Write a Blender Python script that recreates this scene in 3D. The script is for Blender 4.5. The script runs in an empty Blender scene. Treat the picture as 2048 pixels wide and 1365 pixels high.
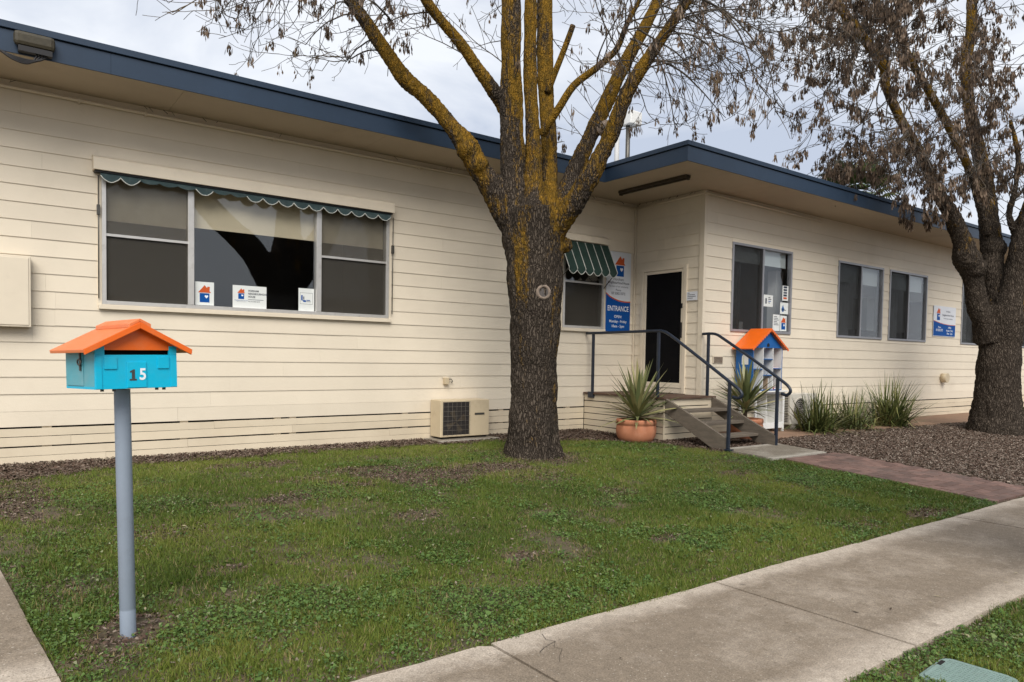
import bpy, math, random
import numpy as np
from mathutils import Vector, Matrix, noise as mnoise
S = bpy.context.scene
C = S.collection
R = math.radians

# ------------------------------------------------------------------ camera
cam = bpy.data.cameras.new('camera'); cam_o = bpy.data.objects.new('camera', cam); C.objects.link(cam_o)
yaw, pit, rol = R(36.686), R(-2.129), R(0.934)
fw = Vector((math.sin(yaw)*math.cos(pit), math.cos(yaw)*math.cos(pit), math.sin(pit)))
r0 = Vector((math.cos(yaw), -math.sin(yaw), 0)); u0 = r0.cross(fw)
rx = math.cos(rol)*r0 + math.sin(rol)*u0; ux = -math.sin(rol)*r0 + math.cos(rol)*u0
M = Matrix((rx, ux, -fw)).transposed().to_4x4(); M.translation = (0, 0, 1.22)
cam_o.matrix_world = M
cam.sensor_width = 36; cam.lens = 1435.67/2048*36; cam.shift_y = (768.8-682.5)/2048
cam.clip_start = .05; cam.clip_end = 3000
S.camera = cam_o

# ------------------------------------------------------------------ world, sun, exposure
SUN_EL, SUN_AZ = 43, 212          # soft sun behind thin cloud, behind and to the left of the camera
w = bpy.data.worlds.new('World'); S.world = w; w.use_nodes = True
nt = w.node_tree; nt.nodes.clear()
def N(t, kind, **kw):
    n = t.nodes.new(kind)
    for k, v in kw.items(): setattr(n, k, v)
    return n
out = N(nt, 'ShaderNodeOutputWorld'); bg = N(nt, 'ShaderNodeBackground')
sky = N(nt, 'ShaderNodeTexSky', sky_type='NISHITA', sun_disc=False)
sky.sun_elevation = R(SUN_EL); sky.sun_rotation = R(SUN_AZ); sky.dust_density = 3; sky.ozone_density = 2
tc = N(nt, 'ShaderNodeTexCoord'); mp = N(nt, 'ShaderNodeMapping'); mp.inputs['Scale'].default_value = (1.0, 1.0, 2.6)
nt.links.new(tc.outputs['Generated'], mp.inputs['Vector'])
n1 = N(nt, 'ShaderNodeTexNoise'); n1.inputs['Scale'].default_value = 2.6; n1.inputs['Detail'].default_value = 6; n1.inputs['Roughness'].default_value = .56
n1.inputs['Distortion'].default_value = .35
nt.links.new(mp.outputs['Vector'], n1.inputs['Vector'])
cr = N(nt, 'ShaderNodeValToRGB'); e = cr.color_ramp.elements
e[0].position = .36; e[0].color = (.54, .60, .72, 1); e[1].position = .60; e[1].color = (.90, .93, .98, 1)
nt.links.new(n1.outputs['Fac'], cr.inputs['Fac'])
sk = N(nt, 'ShaderNodeMixRGB', blend_type='MULTIPLY'); sk.inputs[0].default_value = 1; sk.inputs[2].default_value = (.10, .10, .10, 1)
nt.links.new(sky.outputs['Color'], sk.inputs[1])
mx = N(nt, 'ShaderNodeMixRGB'); mx.inputs[0].default_value = .90
nt.links.new(sk.outputs[0], mx.inputs[1]); nt.links.new(cr.outputs['Color'], mx.inputs[2])
nt.links.new(mx.outputs[0], bg.inputs['Color']); bg.inputs['Strength'].default_value = 0.92
nt.links.new(bg.outputs[0], out.inputs['Surface'])
sun = bpy.data.lights.new('sun', 'SUN'); sun.energy = 3.0; sun.angle = R(42); sun.color = (1, .955, .88)
sun_o = bpy.data.objects.new('sun', sun); C.objects.link(sun_o)
sd = Vector((math.sin(R(SUN_AZ))*math.cos(R(SUN_EL)), math.cos(R(SUN_AZ))*math.cos(R(SUN_EL)), math.sin(R(SUN_EL))))
sun_o.rotation_euler = sd.to_track_quat('Z', 'Y').to_euler(); sun_o.location = (0, 0, 30)
S.view_settings.view_transform = 'Standard'; S.view_settings.look = 'None'; S.view_settings.gamma = 1
S.view_settings.exposure = 0.30
S.render.engine = 'CYCLES'
S.cycles.max_bounces = 6; S.cycles.diffuse_bounces = 3; S.cycles.transparent_max_bounces = 10; S.cycles.transmission_bounces = 2

# ------------------------------------------------------------------ helpers
def tag(o, label=None, cat=None, group=None, kind=None):
    if label: o['label'] = label
    if cat: o['category'] = cat
    if group: o['group'] = group
    if kind: o['kind'] = kind
    return o
def thing(name, label, cat, loc=(0, 0, 0), rz=0, group=None):
    o = bpy.data.objects.new(name, None); C.objects.link(o); o.empty_display_size = .2
    o.location = loc; o.rotation_euler = (0, 0, rz)
    return tag(o, label, cat, group)
def holder(name, parent):
    o = bpy.data.objects.new(name, None); C.objects.link(o); o.parent = parent; return o

class MB:
    def __init__(s): s.v = []; s.f = []; s.sm = []
    def add(s, vs, fs, smooth=False):
        k = len(s.v); s.v += [tuple(v) for v in vs]; s.f += [tuple(i+k for i in f) for f in fs]; s.sm += [smooth]*len(fs); return s
    def box(s, x0, y0, z0, x1, y1, z1):
        v = [(x0,y0,z0),(x1,y0,z0),(x1,y1,z0),(x0,y1,z0),(x0,y0,z1),(x1,y0,z1),(x1,y1,z1),(x0,y1,z1)]
        return s.add(v, [(0,3,2,1),(4,5,6,7),(0,1,5,4),(1,2,6,5),(2,3,7,6),(3,0,4,7)])
    def obox(s, P, ax, ay, az):   # corner + three edge vectors
        P, ax, ay, az = map(Vector, (P, ax, ay, az))
        v = [P, P+ax, P+ax+ay, P+ay]; v += [q+az for q in v]
        return s.add(v, [(0,3,2,1),(4,5,6,7),(0,1,5,4),(1,2,6,5),(2,3,7,6),(3,0,4,7)])
    def prism(s, pts, axis, a, b):  # pts 2D polygon extruded along axis 'x','y','z' from a to b
        def m(p, t): return {'x': (t, p[0], p[1]), 'y': (p[0], t, p[1]), 'z': (p[0], p[1], t)}[axis]
        n = len(pts); v = [m(p, a) for p in pts]+[m(p, b) for p in pts]
        fs = [tuple(range(n))[::-1], tuple(range(n, 2*n))]+[(i, (i+1) % n, n+(i+1) % n, n+i) for i in range(n)]
        return s.add(v, fs)
    def tube(s, path, rad, n=8, caps=True, smooth=True):
        P = [Vector(p) for p in path]; m = len(P)
        rr = rad if isinstance(rad, (list, tuple)) else [rad]*m
        T = []
        for i in range(m):
            t = P[min(i+1, m-1)]-P[max(i-1, 0)]
            T.append(t.normalized() if t.length > 1e-9 else Vector((0, 0, 1)))
        a = Vector((0, 0, 1)) if abs(T[0].z) < .9 else Vector((1, 0, 0))
        nx = T[0].cross(a).normalized(); vs = []
        for i in range(m):
            nx = (nx - T[i]*nx.dot(T[i])); nx = nx.normalized() if nx.length > 1e-6 else T[i].orthogonal().normalized()
            ny = T[i].cross(nx)
            for k in range(n):
                c, q = math.cos(2*math.pi*k/n), math.sin(2*math.pi*k/n)
                vs.append(P[i]+(nx*c+ny*q)*rr[i])
        fs = [(i*n+k, i*n+(k+1) % n, (i+1)*n+(k+1) % n, (i+1)*n+k) for i in range(m-1) for k in range(n)]
        s.add(vs, fs, smooth)
        if caps:
            k = len(s.v)-m*n
            s.f.append(tuple(k+i for i in range(n))[::-1]); s.f.append(tuple(k+(m-1)*n+i for i in range(n))); s.sm += [False, False]
        return s
    def lathe(s, prof, n=32, c=(0, 0, 0), smooth=True):
        vs = []
        for r_, z in prof:
            for k in range(n): vs.append((c[0]+r_*math.cos(2*math.pi*k/n), c[1]+r_*math.sin(2*math.pi*k/n), c[2]+z))
        m = len(prof)
        fs = [(i*n+k, i*n+(k+1) % n, (i+1)*n+(k+1) % n, (i+1)*n+k) for i in range(m-1) for k in range(n)]
        return s.add(vs, fs, smooth)
    def mesh(s, name):
        me = bpy.data.meshes.new(name); me.from_pydata(s.v, [], s.f); me.validate()
        if any(s.sm) and len(me.polygons) == len(s.sm): me.polygons.foreach_set('use_smooth', s.sm)
        me.update(); return me
    def build(s, name, mat, parent=None, bevel=0):
        me = s.mesh(name); me.materials.append(mat)
        o = bpy.data.objects.new(name, me); C.objects.link(o)
        if parent: o.parent = parent
        if bevel:
            b = o.modifiers.new('bevel', 'BEVEL'); b.width = bevel; b.segments = 2; b.limit_method = 'ANGLE'
        return o
def B(*a): return MB().box(*a)
def smooth_path(P, k=4):
    P = [Vector(p) for p in P]; o = []
    for i in range(len(P)-1):
        a, b, c, d = P[max(i-1, 0)], P[i], P[i+1], P[min(i+2, len(P)-1)]
        for j in range(k):
            t = j/k
            o.append(.5*((2*b)+(c-a)*t+(2*a-5*b+4*c-d)*t*t+(3*b-3*c+d-a)*t**3))
    o.append(P[-1]); return o
def np_mesh(name, verts, faces_idx, nper, mat, attr=None, parent=None):
    """verts (n,3), faces_idx flat ints, nper verts per face; attr = per-face float"""
    me = bpy.data.meshes.new(name); nv = len(verts); nf = len(faces_idx)//nper
    me.vertices.add(nv); me.vertices.foreach_set('co', np.ascontiguousarray(verts, np.float32).ravel())
    me.loops.add(len(faces_idx)); me.loops.foreach_set('vertex_index', np.ascontiguousarray(faces_idx, np.int32))
    me.polygons.add(nf); me.polygons.foreach_set('loop_start', np.arange(0, nf*nper, nper, dtype=np.int32))
    if attr is not None:
        a = me.attributes.new('tint', 'FLOAT', 'FACE'); a.data.foreach_set('value', np.ascontiguousarray(attr, np.float32))
    me.update(calc_edges=True); me.materials.append(mat)
    o = bpy.data.objects.new(name, me); C.objects.link(o)
    if parent: o.parent = parent
    return o
rs = np.random.RandomState(7)
_G = rs.rand(256, 256)
def vnoise(x, y):
    x = np.asarray(x, float); y = np.asarray(y, float)
    xi = np.floor(x).astype(int); yi = np.floor(y).astype(int); fx = x-xi; fy = y-yi
    fx = fx*fx*(3-2*fx); fy = fy*fy*(3-2*fy); g = lambda a, b: _G[a % 256, b % 256]
    return (g(xi, yi)*(1-fx)+g(xi+1, yi)*fx)*(1-fy)+(g(xi, yi+1)*(1-fx)+g(xi+1, yi+1)*fx)*fy

# ------------------------------------------------------------------ materials
MATS = {}
def mat(name, col, rough=.6, var=.08, vscale=3., bump=0, bscale=60., metal=0, spec=.4, objvar=0, dirt=None, coord='pos', stretch=None, fine=0, fscale=150.):
    """painted / plain material with noise colour variation, fine speckle, bump and optional dirt=(colour, scale, lo, hi)"""
    m = bpy.data.materials.new(name); m.use_nodes = True; t = m.node_tree; b = t.nodes['Principled BSDF']
    b.inputs['Roughness'].default_value = rough; b.inputs['Metallic'].default_value = metal; b.inputs['Specular IOR Level'].default_value = spec
    if coord == 'pos': src = N(t, 'ShaderNodeNewGeometry').outputs['Position']
    else: src = N(t, 'ShaderNodeTexCoord').outputs['Object']
    if stretch:
        q = N(t, 'ShaderNodeMapping'); q.inputs['Scale'].default_value = stretch; t.links.new(src, q.inputs['Vector']); src = q.outputs['Vector']
    def noise(sc, det=5, ro=.6):
        n = N(t, 'ShaderNodeTexNoise'); n.inputs['Scale'].default_value = sc; n.inputs['Detail'].default_value = det; n.inputs['Roughness'].default_value = ro
        t.links.new(src, n.inputs['Vector']); return n.outputs['Fac']
    def mapr(fac, lo, hi, a=.25, z=.75):
        k = N(t, 'ShaderNodeMapRange'); k.inputs['From Min'].default_value = a; k.inputs['From Max'].default_value = z
        k.inputs['To Min'].default_value = lo; k.inputs['To Max'].default_value = hi; t.links.new(fac, k.inputs['Value']); return k.outputs[0]
    val = mapr(noise(vscale), 1-var, 1+var)
    if fine:
        f2 = N(t, 'ShaderNodeMath', operation='MULTIPLY'); t.links.new(val, f2.inputs[0]); t.links.new(mapr(noise(fscale, 3, .7), 1-fine, 1+fine), f2.inputs[1]); val = f2.outputs[0]
    if objvar:
        oi = N(t, 'ShaderNodeObjectInfo'); f2 = N(t, 'ShaderNodeMath', operation='MULTIPLY'); t.links.new(val, f2.inputs[0])
        t.links.new(mapr(oi.outputs['Random'], 1-objvar, 1+objvar, 0, 1), f2.inputs[1]); val = f2.outputs[0]
    vm = N(t, 'ShaderNodeVectorMath', operation='SCALE'); vm.inputs[0].default_value = col; t.links.new(val, vm.inputs['Scale'])
    c = vm.outputs[0]
    if dirt:
        for dc, dsc, lo, hi, amt in (dirt if isinstance(dirt, list) else [dirt]):
            k = N(t, 'ShaderNodeMixRGB'); t.links.new(c, k.inputs[1]); k.inputs[2].default_value = (*dc, 1)
            t.links.new(mapr(noise(dsc, 6, .65), 0, amt, lo, hi), k.inputs[0]); c = k.outputs[0]
    t.links.new(c, b.inputs['Base Color'])
    if bump:
        bp = N(t, 'ShaderNodeBump'); bp.inputs['Strength'].default_value = bump; bp.inputs['Distance'].default_value = .01
        t.links.new(noise(bscale, 4), bp.inputs['Height']); t.links.new(bp.outputs[0], b.inputs['Normal'])
    MATS[name] = m; return m
def tintmat(name, stops, rough=.6, spec=.3, trans=0):
    """colour read from the per-face 'tint' attribute through a ramp"""
    m = bpy.data.materials.new(name); m.use_nodes = True; t = m.node_tree; b = t.nodes['Principled BSDF']
    a = N(t, 'ShaderNodeAttribute', attribute_name='tint'); r_ = N(t, 'ShaderNodeValToRGB'); el = r_.color_ramp.elements
    while len(el) < len(stops): el.new(.5)
    for q, (p, c) in zip(el, stops): q.position = p; q.color = (*c, 1)
    t.links.new(a.outputs['Fac'], r_.inputs['Fac']); t.links.new(r_.outputs['Color'], b.inputs['Base Color'])
    b.inputs['Roughness'].default_value = rough; b.inputs['Specular IOR Level'].default_value = spec
    if trans:
        o = [x for x in t.nodes if x.type == 'OUTPUT_MATERIAL'][0]; ad = N(t, 'ShaderNodeMixShader'); ad.inputs[0].default_value = trans
        tr = N(t, 'ShaderNodeBsdfTranslucent'); t.links.new(r_.outputs['Color'], tr.inputs['Color'])
        t.links.new(b.outputs[0], ad.inputs[1]); t.links.new(tr.outputs[0], ad.inputs[2]); t.links.new(ad.outputs[0], o.inputs['Surface'])
    MATS[name] = m; return m
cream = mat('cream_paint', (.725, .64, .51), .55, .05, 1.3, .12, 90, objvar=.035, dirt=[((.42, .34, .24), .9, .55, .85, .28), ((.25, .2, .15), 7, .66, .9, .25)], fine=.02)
slatm = mat('slat_paint', (.67, .575, .43), .6, .06, 2, .15, 80, objvar=.05, dirt=[((.36, .27, .17), 1.4, .5, .85, .3), ((.2, .15, .1), 14, .64, .85, .35)])
trimm = mat('cream_trim', (.70, .615, .485), .5, .05, 2, .08, 90, dirt=((.33, .26, .18), 3, .55, .85, .3))
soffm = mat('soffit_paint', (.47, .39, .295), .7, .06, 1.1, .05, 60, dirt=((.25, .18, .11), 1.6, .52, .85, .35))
navy = mat('navy_fascia', (.020, .038, .068), .45, .12, 2, .05, 30, dirt=((.10, .13, .17), 5, .62, .9, .25), spec=.35)
dark = mat('dark_void', (.012, .010, .009), .9, .1)
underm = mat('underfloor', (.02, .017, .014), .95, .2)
alum = mat('aluminium', (.62, .60, .57), .38, .07, 9, .05, 60, metal=.55, dirt=((.25, .22, .18), 12, .56, .8, .5))
alumd = mat('grey_aluminium', (.33, .33, .35), .42, .06, 9, metal=.45, dirt=((.16, .15, .14), 9, .58, .8, .5))
blindm = mat('roller_blind', (.66, .56, .40), .8, .05, 2, .05, 200)
blindw = mat('white_blind', (.55, .60, .60), .8, .05, 2)
greenc = mat('awning_canvas', (.012, .034, .026), .7, .25, 6, .2, 400, dirt=((.05, .08, .07), 9, .5, .8, .5))
valm = mat('valance_canvas', (.03, .055, .058), .8, .25, 8, .2, 400, dirt=((.13, .15, .14), 12, .5, .8, .5))
pipem = mat('pale_piping', (.55, .56, .52), .7, .1, 20)
rail = mat('rail_paint', (.014, .021, .036), .35, .15, 8, .05, 60, spec=.5, dirt=((.1, .11, .12), 25, .62, .8, .4))
grey_t = mat('weathered_timber', (.145, .118, .09), .85, .25, 3, .35, 45, stretch=(2, 2, 9), objvar=.12, dirt=((.09, .075, .06), 4, .45, .8, .5))
deckm = mat('deck_timber', (.10, .058, .038), .75, .2, 6, .25, 60, objvar=.18)
terra = mat('terracotta', (.50, .20, .105), .75, .1, 5, .12, 60, coord='obj', dirt=[((.56, .34, .24), 5, .5, .8, .45), ((.2, .09, .05), 9, .6, .85, .35)])
soilm = mat('potting_soil', (.05, .035, .025), .95, .4, 40, .6, 90)
orange = mat('orange_paint', (.78, .135, .01), .33, .05, 6, .06, 60, coord='obj', spec=.5, dirt=[((.55, .22, .10), 9, .5, .8, .35), ((.2, .07, .03), 30, .68, .8, .4)])
cyan = mat('cyan_paint', (.0, .44, .66), .4, .05, 5, .08, 50, coord='obj', spec=.45, dirt=[((.06, .33, .42), 7, .5, .8, .4), ((.03, .12, .16), 32, .68, .8, .4)])
cyan_shade = mat('shaded_cyan', (.09, .36, .43), .5, .1, 5, .1, 50, coord='obj', dirt=[((.22, .36, .38), 6, .45, .75, .5), ((.05, .12, .13), 28, .66, .8, .4)])  # greyer cyan: shading and reflections on the letterbox's left side painted into the colour
orange_sheen = mat('sky_sheen_orange', (.74, .19, .055), .4, .08, 5, .08, 50, coord='obj', spec=.5, dirt=[((.62, .30, .17), 6, .45, .8, .45), ((.2, .08, .04), 30, .68, .8, .4)])  # paler orange: sky reflection on the letterbox roof painted into the colour
blue = mat('blue_paint', (.006, .10, .33), .45, .08, 6, .06, 60, coord='obj')
whitep = mat('white_paint', (.74, .74, .72), .5, .05, 6, .05, 60, coord='obj', dirt=((.5, .48, .44), 8, .55, .85, .3))
postm = mat('grey_post', (.24, .285, .35), .42, .07, 5, .06, 50, spec=.45, dirt=((.16, .17, .18), 14, .58, .8, .4))
paper = mat('paper', (.70, .72, .70), .6, .03, 10)
signw = mat('sign_white', (.68, .70, .74), .6, .03, 4, spec=.12)
signb = mat('sign_blue', (.006, .075, .30), .6, .04, 4, spec=.12)
signo = mat('sign_orange', (.55, .10, .03), .4, .04, 4, spec=.12)
inkm = mat('ink_dark', (.02, .025, .05), .5, .02)
inkg = mat('ink_grey', (.09, .10, .13), .5, .02)
textw = mat('lettering_white', (.8, .82, .85), .4, .02)
silver = mat('dark_metal', (.10, .095, .085), .4, .2, 30, metal=.6)
acm = mat('ac_cream', (.56, .46, .31), .5, .06, 3, .05, 80, dirt=((.28, .2, .13), 5, .52, .85, .35))
acw = mat('ac_white', (.58, .54, .47), .5, .05, 3)
finm = mat('ac_fins', (.022, .018, .016), .7, .4, 60)
concm = None
rustm = mat('rusty_brown', (.055, .042, .028), .8, .35, 20, .5, 60, dirt=((.10, .10, .11), 14, .55, .75, .6))
olive = mat('olive_metal', (.045, .037, .021), .6, .3, 18, .2, 60, dirt=((.35, .32, .26), 30, .66, .8, .5))
cablem = mat('cable_black', (.012, .011, .012), .5, .1)
ltgrey = mat('pale_metal', (.5, .5, .5), .5, .1)
roofm = mat('roof_sheet', (.25, .26, .27), .6, .1)
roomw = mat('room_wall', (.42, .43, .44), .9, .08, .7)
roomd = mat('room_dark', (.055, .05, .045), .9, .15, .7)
doorm = mat('door_mesh', (.004, .004, .005), .6, .3, 4, spec=.08)
asph = mat('asphalt', (.05, .05, .052), .9, .15, 4, .3, 120)
pavm = mat('brown_paving', (.25, .155, .10), .9, .12, 2.2, .15, 60, dirt=((.13, .09, .06), 2, .5, .8, .5), fine=.12, fscale=80)
pitm = mat('pit_lid', (.20, .28, .25), .6, .1, 9, .3, 60, dirt=((.16, .2, .17), 16, .52, .8, .6))
brickm = mat('red_paver', (.175, .105, .084), .9, .2, 12, .4, 90, objvar=.28, dirt=((.10, .085, .075), 3.5, .45, .75, .6), fine=.15)

def concrete(name, base):
    m = bpy.data.materials.new(name); m.use_nodes = True; t = m.node_tree; b = t.nodes['Principled BSDF']
    g = N(t, 'ShaderNodeNewGeometry').outputs['Position']
    def no(sc, d=5, ro=.6):
        n = N(t, 'ShaderNodeTexNoise'); n.inputs['Scale'].default_value = sc; n.inputs['Detail'].default_value = d; n.inputs['Roughness'].default_value = ro
        t.links.new(g, n.inputs['Vector']); return n.outputs['Fac']
    def mr(f, a, z, lo, hi):
        k = N(t, 'ShaderNodeMapRange'); k.clamp = True
        for nm, v in (('From Min', a), ('From Max', z), ('To Min', lo), ('To Max', hi)): k.inputs[nm].default_value = v
        t.links.new(f, k.inputs['Value']); return k.outputs[0]
    def mul(a, b_):
        k = N(t, 'ShaderNodeMath', operation='MULTIPLY'); t.links.new(a, k.inputs[0]); t.links.new(b_, k.inputs[1]); return k.outputs[0]
    # worn, cleaner band along both edges of each slab: generated coordinates give distance from the long edges
    tc2 = N(t, 'ShaderNodeTexCoord'); sp = N(t, 'ShaderNodeSeparateXYZ'); t.links.new(tc2.outputs['Generated'], sp.inputs[0])
    ab = N(t, 'ShaderNodeMath', operation='SUBTRACT'); t.links.new(sp.outputs['Y'], ab.inputs[0]); ab.inputs[1].default_value = .5
    aa = N(t, 'ShaderNodeMath', operation='ABSOLUTE'); t.links.new(ab.outputs[0], aa.inputs[0])
    nb = N(t, 'ShaderNodeMath', operation='ADD'); t.links.new(aa.outputs[0], nb.inputs[0]); t.links.new(mr(no(3.2, 6, .7), .2, .8, -.13, .13), nb.inputs[1])
    grime = mr(nb.outputs[0], .33, .46, 1, 0)
    grime = mul(grime, mr(no(1.6, 7, .75), .34, .58, .5, 1.15))
    spk = mr(no(110, 3, .85), .3, .7, .58, 1.38); sp2 = mr(no(19, 6, .85), .3, .7, .76, 1.2); spk = mul(spk, sp2)
    k = N(t, 'ShaderNodeMixRGB'); k.inputs[1].default_value = (*base, 1); k.inputs[2].default_value = (base[0]*.50, base[1]*.47, base[2]*.43, 1); t.links.new(grime, k.inputs[0])
    v = N(t, 'ShaderNodeVectorMath', operation='SCALE'); t.links.new(k.outputs[0], v.inputs[0]); t.links.new(spk, v.inputs['Scale'])
    pit = mr(no(75, 2, .5), .66, .72, 0, .65); kp = N(t, 'ShaderNodeMixRGB'); t.links.new(pit, kp.inputs[0]); t.links.new(v.outputs[0], kp.inputs[1]); kp.inputs[2].default_value = (.07, .058, .047, 1)
    pal = mr(no(58, 2, .5), .67, .73, 0, .6); kq = N(t, 'ShaderNodeMixRGB'); t.links.new(pal, kq.inputs[0]); t.links.new(kp.outputs[0], kq.inputs[1]); kq.inputs[2].default_value = (.52, .47, .40, 1)
    t.links.new(kq.outputs[0], b.inputs['Base Color']); b.inputs['Roughness'].default_value = .88; b.inputs['Specular IOR Level'].default_value = .25
    bp = N(t, 'ShaderNodeBump'); bp.inputs['Strength'].default_value = .35; bp.inputs['Distance'].default_value = .004; t.links.new(no(140, 4, .7), bp.inputs['Height']); t.links.new(bp.outputs[0], b.inputs['Normal'])
    return m
concm = concrete('concrete', (.43, .365, .295))
padm = concrete('concrete_pad', (.40, .365, .31))

def glass(name, tint=(.94, .95, .95), k=1.6):
    m = bpy.data.materials.new(name); m.use_nodes = True; t = m.node_tree; t.nodes.clear()
    o = N(t, 'ShaderNodeOutputMaterial'); mx = N(t, 'ShaderNodeMixShader'); tr = N(t, 'ShaderNodeBsdfTransparent'); gl = N(t, 'ShaderNodeBsdfGlossy')
    tr.inputs['Color'].default_value = (*tint, 1); gl.inputs['Roughness'].default_value = .015; gl.inputs['Color'].default_value = (.95, .97, 1, 1)
    fr = N(t, 'ShaderNodeLayerWeight'); fr.inputs['Blend'].default_value = .5
    pw = N(t, 'ShaderNodeMath', operation='POWER'); pw.inputs[1].default_value = 5.0; t.links.new(fr.outputs['Facing'], pw.inputs[0])
    mu = N(t, 'ShaderNodeMath', operation='MULTIPLY_ADD'); mu.inputs[1].default_value = .7; mu.inputs[2].default_value = .032*k; mu.use_clamp = True; t.links.new(pw.outputs[0], mu.inputs[0])
    nz = N(t, 'ShaderNodeTexNoise'); nz.inputs['Scale'].default_value = 1.1; nz.inputs['Detail'].default_value = 1
    g = N(t, 'ShaderNodeNewGeometry'); t.links.new(g.outputs['Position'], nz.inputs['Vector'])
    bp = N(t, 'ShaderNodeBump'); bp.inputs['Strength'].default_value = .06; bp.inputs['Distance'].default_value = .05; t.links.new(nz.outputs['Fac'], bp.inputs['Height']); t.links.new(bp.outputs[0], gl.inputs['Normal'])
    t.links.new(mu.outputs[0], mx.inputs[0]); t.links.new(tr.outputs[0], mx.inputs[1]); t.links.new(gl.outputs[0], mx.inputs[2]); t.links.new(mx.outputs[0], o.inputs['Surface'])
    return m
glassm = glass('window_glass')
def screen(name, col, op):
    m = bpy.data.materials.new(name); m.use_nodes = True; t = m.node_tree; t.nodes.clear()
    o = N(t, 'ShaderNodeOutputMaterial'); mx = N(t, 'ShaderNodeMixShader'); tr = N(t, 'ShaderNodeBsdfTransparent'); d = N(t, 'ShaderNodeBsdfDiffuse')
    d.inputs['Color'].default_value = (*col, 1)
    nz = N(t, 'ShaderNodeTexNoise'); nz.inputs['Scale'].default_value = 2.5; nz.inputs['Detail'].default_value = 5; g = N(t, 'ShaderNodeNewGeometry'); t.links.new(g.outputs['Position'], nz.inputs['Vector'])
    mr = N(t, 'ShaderNodeMapRange'); mr.inputs['To Min'].default_value = op-.1; mr.inputs['To Max'].default_value = op+.1; t.links.new(nz.outputs['Fac'], mr.inputs['Value'])
    t.links.new(mr.outputs[0], mx.inputs[0]); t.links.new(tr.outputs[0], mx.inputs[1]); t.links.new(d.outputs[0], mx.inputs[2]); t.links.new(mx.outputs[0], o.inputs['Surface'])
    return m
flym = screen('fly_screen', (.075, .068, .057), .5)
flyu = screen('fly_screen_thin', (.16, .145, .12), .30)
flyd = screen('fly_screen_dark', (.035, .034, .032), .42)
lampm = bpy.data.materials.new('lit_tube'); lampm.use_nodes = True
lampm.node_tree.nodes['Principled BSDF'].inputs['Emission Color'].default_value = (1, .97, .9, 1); lampm.node_tree.nodes['Principled BSDF'].inputs['Emission Strength'].default_value = 7

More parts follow.
